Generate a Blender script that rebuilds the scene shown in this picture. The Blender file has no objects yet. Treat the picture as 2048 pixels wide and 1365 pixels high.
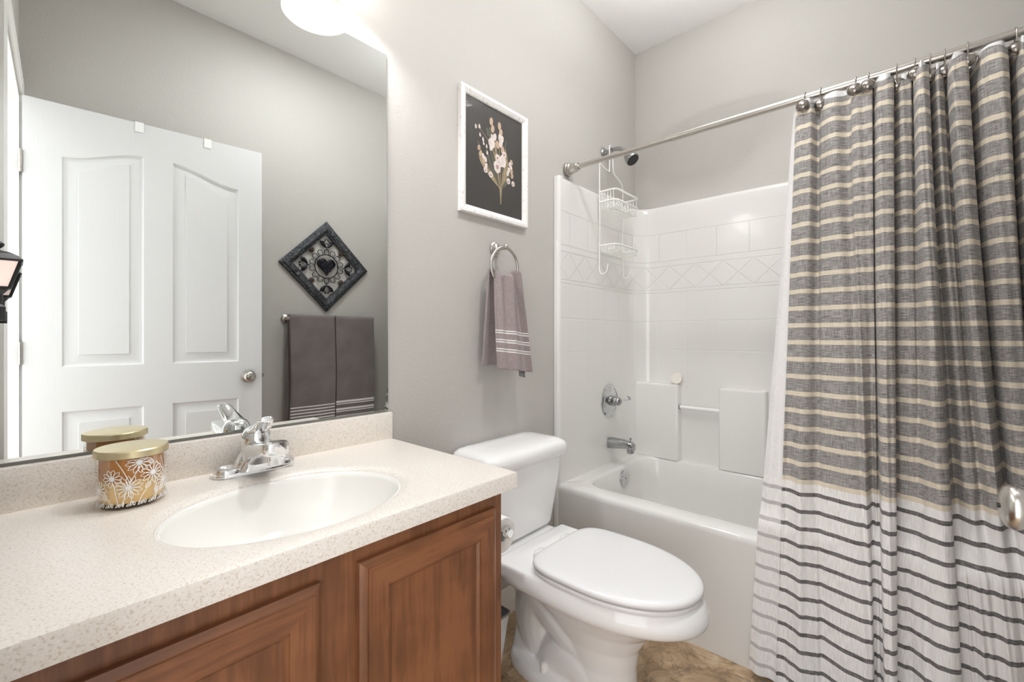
import bpy, bmesh, math, random
from mathutils import Vector, Matrix
random.seed(7)
PI = math.pi
SC = bpy.context.scene
COL = SC.collection

# ------------------------------------------------------------------ camera, light, exposure
cam_d = bpy.data.cameras.new('camera')
cam = bpy.data.objects.new('camera', cam_d); COL.objects.link(cam)
cam.location = (0.0, -1.205, 1.109)
cam.rotation_euler = (PI / 2, 0, math.radians(41.81 - 90))
cam_d.sensor_width = 36.0
cam_d.lens = 891.0 / 2048 * 36
cam_d.shift_y = -9.5 / 2048
cam_d.clip_start = 0.01
SC.camera = cam

SC.view_settings.view_transform = 'Standard'
SC.view_settings.look = 'None'
SC.view_settings.exposure = 0.56
SC.view_settings.gamma = 1.0
SC.view_settings.use_curve_mapping = False

world = bpy.data.worlds.new('world'); SC.world = world
world.use_nodes = True
world.node_tree.nodes['Background'].inputs[0].default_value = (0.985, 0.99, 1.0, 1)
world.node_tree.nodes['Background'].inputs[1].default_value = 2.15

VANITY_W, FILL_W = 5.0, 10.0

def lamp(name, loc, watts, radius, col=(0.975, 0.985, 1.0)):
    d = bpy.data.lights.new(name, 'POINT'); d.energy = watts; d.shadow_soft_size = radius; d.color = col
    o = bpy.data.objects.new(name, d); COL.objects.link(o); o.location = loc
    return o
BULBS = [(0.165, -0.115, 2.124), (0.38, -0.115, 2.124), (0.595, -0.115, 2.124)]
for b in BULBS:
    lamp('vanity_bulb', b, VANITY_W, 0.03)
lamp('fill_bulb', (1.68, -0.66, 2.48), FILL_W, 0.08)  # unseen fill lamp, added to lift the walls and ceiling
cl = bpy.data.lights.new('fill_downlamp', 'AREA'); cl.shape = 'DISK'; cl.size = 0.16; cl.energy = 9.0; cl.color = (0.98, 0.99, 1.0)
co = bpy.data.objects.new('fill_downlamp', cl); COL.objects.link(co); co.location = (1.05, -0.86, 2.758)  # added downlight, out of view, brightens the towel-bar wall

# ------------------------------------------------------------------ materials
def new_mat(name):
    m = bpy.data.materials.new(name); m.use_nodes = True
    return m, m.node_tree.nodes, m.node_tree.links, m.node_tree.nodes['Principled BSDF']

def srgb(r, g, b):
    f = lambda c: (c / 255 / 12.92) if c / 255 <= 0.04045 else ((c / 255 + 0.055) / 1.055) ** 2.4
    return (f(r), f(g), f(b), 1)

def mat(name, col, rough=0.5, metal=0.0, bump=0.0, bscale=60.0, var=0.0, vscale=8.0, coat=0.0, spec=0.5, stretch=None, sheen=0.0, dist=0.002):
    m, N, L, P = new_mat(name)
    P.inputs['Base Color'].default_value = col
    P.inputs['Roughness'].default_value = rough
    P.inputs['Metallic'].default_value = metal
    P.inputs['Specular IOR Level'].default_value = spec
    P.inputs['Coat Weight'].default_value = coat
    P.inputs['Coat Roughness'].default_value = 0.08
    P.inputs['Sheen Weight'].default_value = sheen
    tc = N.new('ShaderNodeTexCoord')
    src = tc.outputs['Object']
    if stretch:
        mp = N.new('ShaderNodeMapping'); mp.inputs['Scale'].default_value = stretch
        L.new(src, mp.inputs[0]); src = mp.outputs[0]
    if var > 0:
        n = N.new('ShaderNodeTexNoise'); n.inputs['Scale'].default_value = vscale; n.inputs['Detail'].default_value = 6
        L.new(src, n.inputs['Vector'])
        r = N.new('ShaderNodeMapRange'); r.inputs[1].default_value = 0.25; r.inputs[2].default_value = 0.75
        r.inputs[3].default_value = 1 - var; r.inputs[4].default_value = 1 + var
        L.new(n.outputs['Fac'], r.inputs[0])
        mx = N.new('ShaderNodeVectorMath'); mx.operation = 'SCALE'
        mx.inputs[0].default_value = col[:3]
        L.new(r.outputs[0], mx.inputs['Scale']); L.new(mx.outputs[0], P.inputs['Base Color'])
    if bump > 0:
        n2 = N.new('ShaderNodeTexNoise'); n2.inputs['Scale'].default_value = bscale; n2.inputs['Detail'].default_value = 4
        L.new(src, n2.inputs['Vector'])
        bp = N.new('ShaderNodeBump'); bp.inputs['Strength'].default_value = bump; bp.inputs['Distance'].default_value = dist
        L.new(n2.outputs['Fac'], bp.inputs['Height']); L.new(bp.outputs[0], P.inputs['Normal'])
    return m

M = {}
M['wall'] = mat('greige_wall_paint', srgb(189, 186, 181), 0.62, bump=0.5, bscale=110, dist=0.003)
M['ceil'] = mat('white_ceiling_paint', srgb(232, 231, 229), 0.8, bump=0.2, bscale=120)
M['trim'] = mat('white_trim_paint', srgb(236, 235, 232), 0.35)
M['door'] = mat('white_door_paint', srgb(216, 216, 216), 0.38, bump=0.25, bscale=30, stretch=(6, 6, 0.35), dist=0.0012)
M['porcelain'] = mat('white_porcelain', srgb(240, 240, 240), 0.06, coat=0.3)
M['seat'] = mat('white_seat_plastic', srgb(232, 232, 233), 0.22)
M['basin'] = mat('white_basin', srgb(240, 239, 235), 0.14)
M['chrome'] = mat('chrome', (0.86, 0.87, 0.88, 1), 0.05, 1.0)
M['dchrome'] = mat('darkened_chrome', (0.40, 0.405, 0.41, 1), 0.16, 1.0)  # dark reflections of the room put into the base colour
M['mchrome'] = mat('mid_dark_chrome', (0.62, 0.63, 0.64, 1), 0.10, 1.0)  # lighter version, dark reflected rims carried by the base colour
M['nickel'] = mat('brushed_nickel', (0.56, 0.53, 0.49, 1), 0.27, 1.0)
M['hook'] = mat('antique_nickel', (0.30, 0.275, 0.25, 1), 0.25, 1.0)
M['dnickel'] = mat('dark_nickel', (0.30, 0.285, 0.27, 1), 0.3, 1.0)
M['gold'] = mat('brushed_gold_lid', (0.78, 0.68, 0.44, 1), 0.32, 1.0)
M['black'] = mat('black_metal', (0.012, 0.012, 0.014, 1), 0.4)
M['darkhole'] = mat('dark_recess', (0.02, 0.02, 0.02, 1), 0.7)
M['wirewhite'] = mat('white_coated_wire', srgb(243, 243, 240), 0.35)
M['plasticwhite'] = mat('white_plastic', srgb(240, 240, 238), 0.4)
M['soap'] = mat('cream_disc', srgb(238, 232, 224), 0.6, bump=0.1, bscale=60)
M['paper'] = mat('white_tissue', srgb(240, 240, 238), 0.9, bump=0.3, bscale=200)
M['binmetal'] = mat('brushed_steel_bin', (0.62, 0.64, 0.65, 1), 0.3, 1.0)
M['wax'] = mat('cream_wax', srgb(250, 214, 150), 0.5)
M['amber'] = mat('amber_wax_film', srgb(205, 140, 70), 0.5)
M['etch'] = mat('white_print', srgb(250, 250, 248), 0.6)
M['towel'] = mat('taupe_bath_towel', srgb(112, 103, 101), 0.95, bump=0.9, bscale=260, var=0.18, vscale=9, sheen=0.4, dist=0.003)
M['towelband'] = mat('white_towel_stripe', srgb(225, 222, 220), 0.9)
M['handtowel'] = mat('mauve_hand_towel', srgb(158, 144, 142), 0.95, bump=1.0, bscale=420, var=0.28, vscale=260, sheen=0.4, dist=0.004)
M['tag'] = mat('grey_care_tag', srgb(120, 120, 122), 0.7, var=0.5, vscale=300, stretch=(0.2, 1, 1))
M['matpile'] = mat('lavender_grey_chenille', srgb(128, 122, 132), 0.95, bump=1.0, bscale=160, var=0.3, vscale=90, dist=0.006)
M['printbg'] = mat('charcoal_print', srgb(66, 63, 61), 0.55, var=0.08, vscale=6)
M['petal'] = mat('ivory_petal_ink', srgb(226, 214, 208), 0.6, var=0.2, vscale=70)
M['petalpink'] = mat('rose_petal_ink', srgb(176, 140, 138), 0.6)
M['petaltan'] = mat('tan_bud_ink', srgb(196, 170, 146), 0.6, var=0.15, vscale=70)
M['stemink'] = mat('olive_stem_ink', srgb(158, 142, 112), 0.6, var=0.2, vscale=50)
M['leafink'] = mat('dark_leaf_ink', srgb(98, 96, 84), 0.6)
M['rosette'] = mat('rust_brown_metal', srgb(58, 40, 32), 0.6)
M['caulk'] = mat('grey_caulk', srgb(120, 115, 108), 0.8)

def frame_mat():
    m, N, L, P = new_mat('whitewashed_frame')
    tc = N.new('ShaderNodeTexCoord')
    n = N.new('ShaderNodeTexNoise'); n.inputs['Scale'].default_value = 90; n.inputs['Detail'].default_value = 5
    L.new(tc.outputs['Object'], n.inputs['Vector'])
    cr = N.new('ShaderNodeValToRGB'); cr.color_ramp.elements[0].position = 0.30; cr.color_ramp.elements[1].position = 0.42
    cr.color_ramp.elements[0].color = srgb(212, 207, 204); cr.color_ramp.elements[1].color = srgb(242, 239, 237)
    L.new(n.outputs['Fac'], cr.inputs[0]); L.new(cr.outputs[0], P.inputs['Base Color']); P.inputs['Roughness'].default_value = 0.55
    bp = N.new('ShaderNodeBump'); bp.inputs['Strength'].default_value = 0.5; bp.inputs['Distance'].default_value = 0.001
    L.new(n.outputs['Fac'], bp.inputs['Height']); L.new(bp.outputs[0], P.inputs['Normal'])
    return m
M['pframe'] = frame_mat()

def quartz_mat():
    m, N, L, P = new_mat('speckled_beige_quartz')
    tc = N.new('ShaderNodeTexCoord')
    n = N.new('ShaderNodeTexNoise'); n.inputs['Scale'].default_value = 320; n.inputs['Detail'].default_value = 3
    L.new(tc.outputs['Object'], n.inputs['Vector'])
    cr = N.new('ShaderNodeValToRGB')
    e = cr.color_ramp.elements
    e[0].position = 0.30; e[0].color = srgb(206, 193, 178)
    e[1].position = 0.44; e[1].color = srgb(230, 224, 216)
    x = e.new(0.62); x.color = srgb(234, 228, 221)
    x = e.new(0.72); x.color = srgb(240, 235, 229)
    L.new(n.outputs['Fac'], cr.inputs[0])
    v = N.new('ShaderNodeTexVoronoi'); v.inputs['Scale'].default_value = 190
    L.new(tc.outputs['Object'], v.inputs['Vector'])
    lt = N.new('ShaderNodeMath'); lt.operation = 'LESS_THAN'; lt.inputs[1].default_value = 0.11
    L.new(v.outputs['Distance'], lt.inputs[0])
    n3 = N.new('ShaderNodeTexNoise'); n3.inputs['Scale'].default_value = 60; L.new(tc.outputs['Object'], n3.inputs['Vector'])
    gt = N.new('ShaderNodeMath'); gt.operation = 'GREATER_THAN'; gt.inputs[1].default_value = 0.52; L.new(n3.outputs['Fac'], gt.inputs[0])
    mu = N.new('ShaderNodeMath'); mu.operation = 'MULTIPLY'; L.new(lt.outputs[0], mu.inputs[0]); L.new(gt.outputs[0], mu.inputs[1])
    mu2 = N.new('ShaderNodeMath'); mu2.operation = 'MULTIPLY'; mu2.inputs[1].default_value = 0.30; L.new(mu.outputs[0], mu2.inputs[0])
    mx = N.new('ShaderNodeMixRGB'); mx.inputs[2].default_value = srgb(140, 112, 88)
    L.new(mu2.outputs[0], mx.inputs[0]); L.new(cr.outputs[0], mx.inputs[1]); L.new(mx.outputs[0], P.inputs['Base Color'])
    P.inputs['Roughness'].default_value = 0.28
    return m
M['quartz'] = quartz_mat()

def wood_mat(name, horizontal=False):
    m, N, L, P = new_mat(name)
    tc = N.new('ShaderNodeTexCoord'); mp = N.new('ShaderNodeMapping')
    mp.inputs['Scale'].default_value = (1.4, 22, 22) if horizontal else (22, 22, 1.4)
    L.new(tc.outputs['Object'], mp.inputs[0])
    n = N.new('ShaderNodeTexNoise'); n.inputs['Scale'].default_value = 3.0; n.inputs['Detail'].default_value = 5; n.inputs['Roughness'].default_value = 0.6
    n.inputs['Distortion'].default_value = 0.6
    L.new(mp.outputs[0], n.inputs['Vector'])
    n2 = N.new('ShaderNodeTexNoise'); n2.inputs['Scale'].default_value = 9; n2.inputs['Detail'].default_value = 3
    L.new(tc.outputs['Object'], n2.inputs['Vector'])
    ad = N.new('ShaderNodeMath'); ad.operation = 'ADD'; L.new(n.outputs['Fac'], ad.inputs[0])
    sc = N.new('ShaderNodeMath'); sc.operation = 'MULTIPLY'; sc.inputs[1].default_value = 0.8; L.new(n2.outputs['Fac'], sc.inputs[0])
    L.new(sc.outputs[0], ad.inputs[1])
    cr = N.new('ShaderNodeValToRGB'); e = cr.color_ramp.elements
    e[0].position = 0.42; e[0].color = srgb(90, 56, 36)
    e[1].position = 1.1 if False else 1.0; e[1].color = srgb(138, 90, 58)
    x = e.new(0.80); x.color = srgb(118, 75, 47)
    L.new(ad.outputs[0], cr.inputs[0]); L.new(cr.outputs[0], P.inputs['Base Color'])
    P.inputs['Roughness'].default_value = 0.36; P.inputs['Coat Weight'].default_value = 0.15; P.inputs['Coat Roughness'].default_value = 0.25
    bp = N.new('ShaderNodeBump'); bp.inputs['Strength'].default_value = 0.12; bp.inputs['Distance'].default_value = 0.001
    L.new(n.outputs['Fac'], bp.inputs['Height']); L.new(bp.outputs[0], P.inputs['Normal'])
    return m
M['wood'] = wood_mat('stained_maple')
M['woodh'] = wood_mat('stained_maple_rail', True)

def floor_mat():
    m, N, L, P = new_mat('slate_vinyl_floor')
    tc = N.new('ShaderNodeTexCoord')
    n = N.new('ShaderNodeTexNoise'); n.inputs['Scale'].default_value = 7; n.inputs['Detail'].default_value = 9; n.inputs['Roughness'].default_value = 0.68; n.inputs['Distortion'].default_value = 1.2
    L.new(tc.outputs['Object'], n.inputs['Vector'])
    cr = N.new('ShaderNodeValToRGB'); e = cr.color_ramp.elements
    e[0].position = 0.30; e[0].color = srgb(118, 98, 76)
    e[1].position = 0.75; e[1].color = srgb(220, 206, 184)
    x = e.new(0.44); x.color = srgb(168, 142, 112)
    x = e.new(0.56); x.color = srgb(196, 170, 138)
    L.new(n.outputs['Fac'], cr.inputs[0])
    v = N.new('ShaderNodeTexNoise'); v.inputs['Scale'].default_value = 4; v.inputs['Detail'].default_value = 5; v.inputs['Distortion'].default_value = 2.5
    L.new(tc.outputs['Object'], v.inputs['Vector'])
    sb = N.new('ShaderNodeMath'); sb.operation = 'SUBTRACT'; sb.inputs[1].default_value = 0.5; L.new(v.outputs['Fac'], sb.inputs[0])
    ab = N.new('ShaderNodeMath'); ab.operation = 'ABSOLUTE'; L.new(sb.outputs[0], ab.inputs[0])
    mr = N.new('ShaderNodeMapRange'); mr.inputs[1].default_value = 0.0; mr.inputs[2].default_value = 0.02; mr.inputs[3].default_value = 0.55; mr.inputs[4].default_value = 0.0
    L.new(ab.outputs[0], mr.inputs[0])
    mx = N.new('ShaderNodeMixRGB'); mx.inputs[2].default_value = srgb(84, 74, 66)
    L.new(mr.outputs[0], mx.inputs[0]); L.new(cr.outputs[0], mx.inputs[1]); L.new(mx.outputs[0], P.inputs['Base Color'])
    P.inputs['Roughness'].default_value = 0.42
    bp = N.new('ShaderNodeBump'); bp.inputs['Strength'].default_value = 0.35; bp.inputs['Distance'].default_value = 0.003
    L.new(n.outputs['Fac'], bp.inputs['Height']); L.new(bp.outputs[0], P.inputs['Normal'])
    return m
M['floor'] = floor_mat()

def mirror_mat():
    m, N, L, P = new_mat('silvered_mirror')
    P.inputs['Base Color'].default_value = (0.86, 0.885, 0.872, 1); P.inputs['Metallic'].default_value = 1; P.inputs['Roughness'].default_value = 0.0
    return m
M['mirror'] = mirror_mat()
M['mirroredge'] = mat('polished_glass_edge', srgb(150, 168, 160), 0.08, 0.6)
M['mirrorback'] = mat('mirror_backing', (0.01, 0.01, 0.01, 1), 0.6)

def glass_mat(name, tint=(1, 1, 1, 1), refl=0.9):
    m = bpy.data.materials.new(name); m.use_nodes = True
    N, L = m.node_tree.nodes, m.node_tree.links
    N.remove(N['Principled BSDF'])
    t = N.new('ShaderNodeBsdfTransparent'); t.inputs[0].default_value = tint
    g = N.new('ShaderNodeBsdfGlossy'); g.inputs['Roughness'].default_value = 0.02; g.inputs[0].default_value = (1, 1, 1, 1)
    f = N.new('ShaderNodeFresnel'); f.inputs[0].default_value = 1.45
    mu = N.new('ShaderNodeMath'); mu.operation = 'MULTIPLY'; mu.inputs[1].default_value = refl; L.new(f.outputs[0], mu.inputs[0])
    mx = N.new('ShaderNodeMixShader'); L.new(mu.outputs[0], mx.inputs[0]); L.new(t.outputs[0], mx.inputs[1]); L.new(g.outputs[0], mx.inputs[2])
    L.new(mx.outputs[0], N['Material Output'].inputs[0])
    return m
M['glass'] = glass_mat('clear_glass', refl=0.3)
M['pglass'] = glass_mat('picture_glass', refl=0.10)
M['acrylic'] = mat('clear_acrylic', (0.95, 0.97, 0.98, 1), 0.05)
M['acrylic'].node_tree.nodes['Principled BSDF'].inputs['Transmission Weight'].default_value = 0.9

def alabaster_mat(k):
    m = bpy.data.materials.new('swirled_alabaster_glass'); m.use_nodes = True
    N, L = m.node_tree.nodes, m.node_tree.links
    N.remove(N['Principled BSDF'])
    tc = N.new('ShaderNodeTexCoord'); w = N.new('ShaderNodeTexNoise'); w.inputs['Scale'].default_value = 14; w.inputs['Distortion'].default_value = 3
    L.new(tc.outputs['Object'], w.inputs['Vector'])
    cr = N.new('ShaderNodeValToRGB'); cr.color_ramp.elements[0].color = (0.72, 0.70, 0.68, 1); cr.color_ramp.elements[1].color = (0.95, 0.94, 0.92, 1)
    L.new(w.outputs['Fac'], cr.inputs[0])
    t = N.new('ShaderNodeBsdfTranslucent'); d = N.new('ShaderNodeBsdfDiffuse')
    L.new(cr.outputs[0], t.inputs[0]); L.new(cr.outputs[0], d.inputs[0])
    mx = N.new('ShaderNodeMixShader'); mx.inputs[0].default_value = k; L.new(t.outputs[0], mx.inputs[1]); L.new(d.outputs[0], mx.inputs[2])
    L.new(mx.outputs[0], N['Material Output'].inputs[0])
    return m
M['alabaster'] = alabaster_mat(0.45)
M['bowlglass'] = alabaster_mat(0.25)

def emit_mat(name, col, s):
    m, N, L, P = new_mat(name)
    P.inputs['Base Color'].default_value = col; P.inputs['Emission Color'].default_value = col; P.inputs['Emission Strength'].default_value = s
    return m
M['lampglow'] = emit_mat('lit_frosted_pane', srgb(246, 222, 212), 0.42)

# --- math-node helper for drawn line patterns
class NM:
    def __init__(s, m): s.N = m.node_tree.nodes; s.L = m.node_tree.links
    def op(s, o, a, b=None, c=None):
        n = s.N.new('ShaderNodeMath'); n.operation = o
        for i, v in enumerate((a, b, c)):
            if v is None: continue
            if isinstance(v, (int, float)): n.inputs[i].default_value = v
            else: s.L.new(v, n.inputs[i])
        return n.outputs[0]
    def band(s, x, c, w, soft):   # 1 near x == c
        d = s.op('ABSOLUTE', s.op('SUBTRACT', x, c))
        n = s.N.new('ShaderNodeMapRange'); n.interpolation_type = 'SMOOTHSTEP'
        s.L.new(d, n.inputs[0]); n.inputs[1].default_value = w; n.inputs[2].default_value = w + soft; n.inputs[3].default_value = 1; n.inputs[4].default_value = 0
        return n.outputs[0]
    def inside(s, x, a, b):
        return s.op('MULTIPLY', s.op('GREATER_THAN', x, a), s.op('LESS_THAN', x, b))

def surround_mat():
    m, N, L, P = new_mat('glossy_white_acrylic_tile_panel')
    P.inputs['Base Color'].default_value = srgb(228, 227, 224); P.inputs['Roughness'].default_value = 0.1; P.inputs['Coat Weight'].default_value = 0.2
    uv = N.new('ShaderNodeUVMap'); sp = N.new('ShaderNodeSeparateXYZ'); L.new(uv.outputs[0], sp.inputs[0])
    q = NM(m); s, z = sp.outputs[0], sp.outputs[1]
    w, sf = 0.0012, 0.0022
    T = 0.1535
    ph = q.op('SUBTRACT', q.op('PINGPONG', q.op('ADD', s, 10 * T - 0.151), T / 2), 0.0)
    vert = q.band(ph, 0.0, w, sf)
    vmask = q.op('ADD', q.inside(z, 1.523, 1.675), q.op('MULTIPLY', q.inside(z, 0.90, 1.349), 0.35))
    h = q.op('MULTIPLY', vert, vmask)
    for zz, k in ((1.675, .8), (1.523, 1), (1.494, .9), (1.366, .9), (1.349, .9), (1.19, .6), (1.035, .25)):
        h = q.op('MAXIMUM', h, q.op('MULTIPLY', q.band(z, zz, w, sf), k))
    D = 0.1395
    zz = q.op('MULTIPLY', q.op('SUBTRACT', z, 1.366), D / 0.128)
    for sgn in (1, -1):
        a = q.op('ADD' if sgn > 0 else 'SUBTRACT', q.op('ADD', s, 20 * D - 0.481 + D), zz)
        d = q.op('PINGPONG', a, D / 2)
        h = q.op('MAXIMUM', h, q.op('MULTIPLY', q.band(d, 0.0, w * 1.2, sf * 1.2), q.inside(z, 1.366, 1.494)))
    bp = N.new('ShaderNodeBump'); bp.inputs['Strength'].default_value = 0.7; bp.inputs['Distance'].default_value = 0.0026; bp.invert = True
    L.new(h, bp.inputs['Height']); L.new(bp.outputs[0], P.inputs['Normal'])
    return m
M['surround'] = surround_mat()
M['acryl'] = mat('glossy_white_acrylic', srgb(228, 227, 224), 0.1, coat=0.2)

def curtain_mat(name, back=False):
    m, N, L, P = new_mat(name)
    uv = N.new('ShaderNodeUVMap'); sp = N.new('ShaderNodeSeparateXYZ'); L.new(uv.outputs[0], sp.inputs[0])
    q = NM(m); u, z = sp.outputs[0], sp.outputs[1]
    def tex(sx, sy, det=3):
        mp = N.new('ShaderNodeMapping'); mp.inputs['Scale'].default_value = (sx, sy, 1); L.new(uv.outputs[0], mp.inputs[0])
        n = N.new('ShaderNodeTexNoise'); n.inputs['Scale'].default_value = 1; n.inputs['Detail'].default_value = det; L.new(mp.outputs[0], n.inputs['Vector'])
        return n.outputs['Fac']
    weft = tex(38, 520); warp = tex(420, 30)
    wv = q.op('ADD', q.op('MULTIPLY', weft, 0.65), q.op('MULTIPLY', warp, 0.35))
    def ramp(f, c0, c1, a=0.36, b=0.64):
        cr = N.new('ShaderNodeValToRGB'); cr.color_ramp.elements[0].position = a; cr.color_ramp.elements[1].position = b
        cr.color_ramp.elements[0].color = c0; cr.color_ramp.elements[1].color = c1; L.new(f, cr.inputs[0]); return cr.outputs[0]
    def mix(f, a, b):
        mx = N.new('ShaderNodeMixRGB'); L.new(f, mx.inputs[0])
        for i, v in ((1, a), (2, b)):
            if isinstance(v, tuple): mx.inputs[i].default_value = v
            else: L.new(v, mx.inputs[i])
        return mx.outputs[0]
    ZB = 0.655
    hi = q.op('GREATER_THAN', z, ZB)
    cm = q.op('LESS_THAN', q.op('MODULO', q.op('SUBTRACT', z, ZB), 0.0535), 0.0140)
    dm = q.op('LESS_THAN', q.op('MODULO', q.op('ADD', q.op('SUBTRACT', z, ZB - 0.0365), 0.0517 * 30), 0.0517), 0.0118)
    dm = q.op('MULTIPLY', dm, q.op('LESS_THAN', z, ZB - 0.01))
    if not back:
        grey = ramp(wv, srgb(94, 90, 88), srgb(188, 184, 181), 0.34, 0.67)
        cream = ramp(wv, srgb(206, 194, 174), srgb(226, 216, 198))
        white = ramp(warp, srgb(222, 219, 217), srgb(240, 238, 236))
        dark = ramp(wv, srgb(70, 67, 66), srgb(142, 139, 137))
    else:
        grey = ramp(wv, srgb(222, 220, 219), srgb(236, 234, 233))
        cream = grey
        white = ramp(warp, srgb(224, 221, 219), srgb(240, 238, 236))
        dark = ramp(wv, srgb(176, 172, 171), srgb(200, 196, 195))
    col = mix(hi, mix(dm, white, dark), mix(cm, grey, cream))
    L.new(col, P.inputs['Base Color']); P.inputs['Roughness'].default_value = 0.92; P.inputs['Sheen Weight'].default_value = 0.15; P.inputs['Specular IOR Level'].default_value = 0.15
    bp = N.new('ShaderNodeBump'); bp.inputs['Strength'].default_value = 0.4; bp.inputs['Distance'].default_value = 0.0008
    L.new(wv, bp.inputs['Height']); L.new(bp.outputs[0], P.inputs['Normal'])
    return m
M['curtain'] = curtain_mat('striped_linen_curtain')
M['curtainback'] = curtain_mat('pale_curtain_reverse', True)
M['linervinyl'] = mat('white_liner_fabric', srgb(236, 236, 236), 0.6)

# ------------------------------------------------------------------ mesh helpers
def V(*a): return Vector(a)

def box(bm, x0, x1, y0, y1, z0, z1, bev=0.0, seg=2):
    vs = [bm.verts.new(p) for p in ((x0, y0, z0), (x1, y0, z0), (x1, y1, z0), (x0, y1, z0), (x0, y0, z1), (x1, y0, z1), (x1, y1, z1), (x0, y1, z1))]
    fs = [bm.faces.new([vs[i] for i in f]) for f in ((3, 2, 1, 0), (4, 5, 6, 7), (0, 1, 5, 4), (1, 2, 6, 5), (2, 3, 7, 6), (3, 0, 4, 7))]
    if bev > 0:
        es = {e for f in fs for e in f.edges}
        bmesh.ops.bevel(bm, geom=list(es), offset=bev, segments=seg, affect='EDGES', profile=0.5)

def loft(bm, rings, cap0=True, cap1=True, closed=True, mi=0):
    R = [[bm.verts.new(p) for p in r] for r in rings]
    n = len(R[0])
    for a, b in zip(R, R[1:]):
        for i in range(n if closed else n - 1):
            j = (i + 1) % n
            try: bm.faces.new((a[i], a[j], b[j], b[i])).material_index = mi
            except ValueError: pass
    if closed and cap0: bm.faces.new(R[0][::-1]).material_index = mi
    if closed and cap1: bm.faces.new(R[-1]).material_index = mi
    return R

def rrect(x0, x1, y0, y1, r, z, n=6):
    out = []
    for cx_, cy_, a0 in ((x1 - r, y1 - r, 0), (x0 + r, y1 - r, 90), (x0 + r, y0 + r, 180), (x1 - r, y0 + r, 270)):
        for k in range(n + 1):
            a = math.radians(a0 + 90 * k / n); out.append((cx_ + r * math.cos(a), cy_ + r * math.sin(a), z))
    return out

def sell(cx_, cy_, z, a, b, e=2.0, n=48):
    out = []
    for k in range(n):
        t = 2 * PI * k / n; c, s = math.cos(t), math.sin(t)
        out.append((cx_ + a * math.copysign(abs(c) ** (2 / e), c), cy_ + b * math.copysign(abs(s) ** (2 / e), s), z))
    return out

def egg(cx_, yb, yf, hw, z, eb=3.2, ef=2.0, split=0.45, n=64):
    yc = yb + (yf - yb) * split; out = []
    for k in range(n):
        t = 2 * PI * k / n; c, s = math.cos(t), math.sin(t)
        e = eb if s > 0 else ef
        x = cx_ + hw * math.copysign(abs(c) ** (2 / e), c)
        y = yc + (yb - yc) * abs(s) ** (2 / e) if s > 0 else yc - (yc - yf) * abs(s) ** (2 / e)
        out.append((x, y, z))
    return out

def catmull(P, k=6, closed=False):
    P = [Vector(p) for p in P]; n = len(P); out = []
    for i in range(n if closed else n - 1):
        p0 = P[(i - 1) % n] if closed or i > 0 else P[0]
        p1, p2 = P[i], P[(i + 1) % n]
        p3 = P[(i + 2) % n] if closed or i + 2 < n else P[-1]
        for j in range(k):
            t = j / k
            out.append(0.5 * ((2 * p1) + (p2 - p0) * t + (2 * p0 - 5 * p1 + 4 * p2 - p3) * t * t + (3 * p1 - p0 - 3 * p2 + p3) * t ** 3))
    if not closed: out.append(P[-1])
    return out

def tube(bm, pts, r, n=10, closed=False, caps=True, flat=1.0):
    P = [Vector(p) for p in pts]; m = len(P)
    rs = r if isinstance(r, (list, tuple)) else [r] * m
    rings = []; prev = None
    for i in range(m):
        if closed: t = P[(i + 1) % m] - P[i - 1]
        else: t = P[min(i + 1, m - 1)] - P[max(i - 1, 0)]
        t.normalize()
        if prev is None:
            up = V(0, 0, 1) if abs(t.z) < 0.9 else V(1, 0, 0)
            a = t.cross(up).normalized()
        else:
            a = (prev - t * prev.dot(t)).normalized()
        prev = a; b = t.cross(a)
        rings.append([P[i] + (a * math.cos(2 * PI * k / n) + b * flat * math.sin(2 * PI * k / n)) * rs[i] for k in range(n)])
    if closed: rings.append(rings[0])
    loft(bm, rings, caps and not closed, caps and not closed)
    if closed: bmesh.ops.remove_doubles(bm, verts=bm.verts[:], dist=1e-6)

def lathe(bm, prof, o, ax=(0, 0, 1), n=32, cap=True):
    ax = Vector(ax).normalized(); o = Vector(o)
    up = V(0, 0, 1) if abs(ax.z) < 0.9 else V(1, 0, 0)
    a = ax.cross(up).normalized(); b = ax.cross(a)
    rings = [[o + ax * h + (a * math.cos(2 * PI * k / n) + b * math.sin(2 * PI * k / n)) * max(r, 1e-5) for k in range(n)] for r, h in prof]
    loft(bm, rings, cap, cap)

def prism(bm, pts, d):
    """extrude a planar polygon (list of points) by vector d"""
    d = Vector(d); a = [bm.verts.new(Vector(p)) for p in pts]; b = [bm.verts.new(Vector(p) + d) for p in pts]
    n = len(pts)
    bm.faces.new(a[::-1]); bm.faces.new(b)
    for i in range(n): bm.faces.new((a[i], a[(i + 1) % n], b[(i + 1) % n], b[i]))

def setprops(o, label=None, cat=None, group=None, kind=None):
    if label: o['label'] = label
    if cat: o['category'] = cat
    if group: o['group'] = group
    if kind: o['kind'] = kind

def thing(name, label, cat, loc=(0, 0, 0), group=None, kind=None, rotz=0.0):
    o = bpy.data.objects.new(name, None); COL.objects.link(o)
    o.empty_display_size = 0.05; o.location = loc; o.rotation_euler = (0, 0, rotz); setprops(o, label, cat, group, kind)
    return o

def root_of(o):
    while o.parent: o = o.parent
    return o

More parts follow.
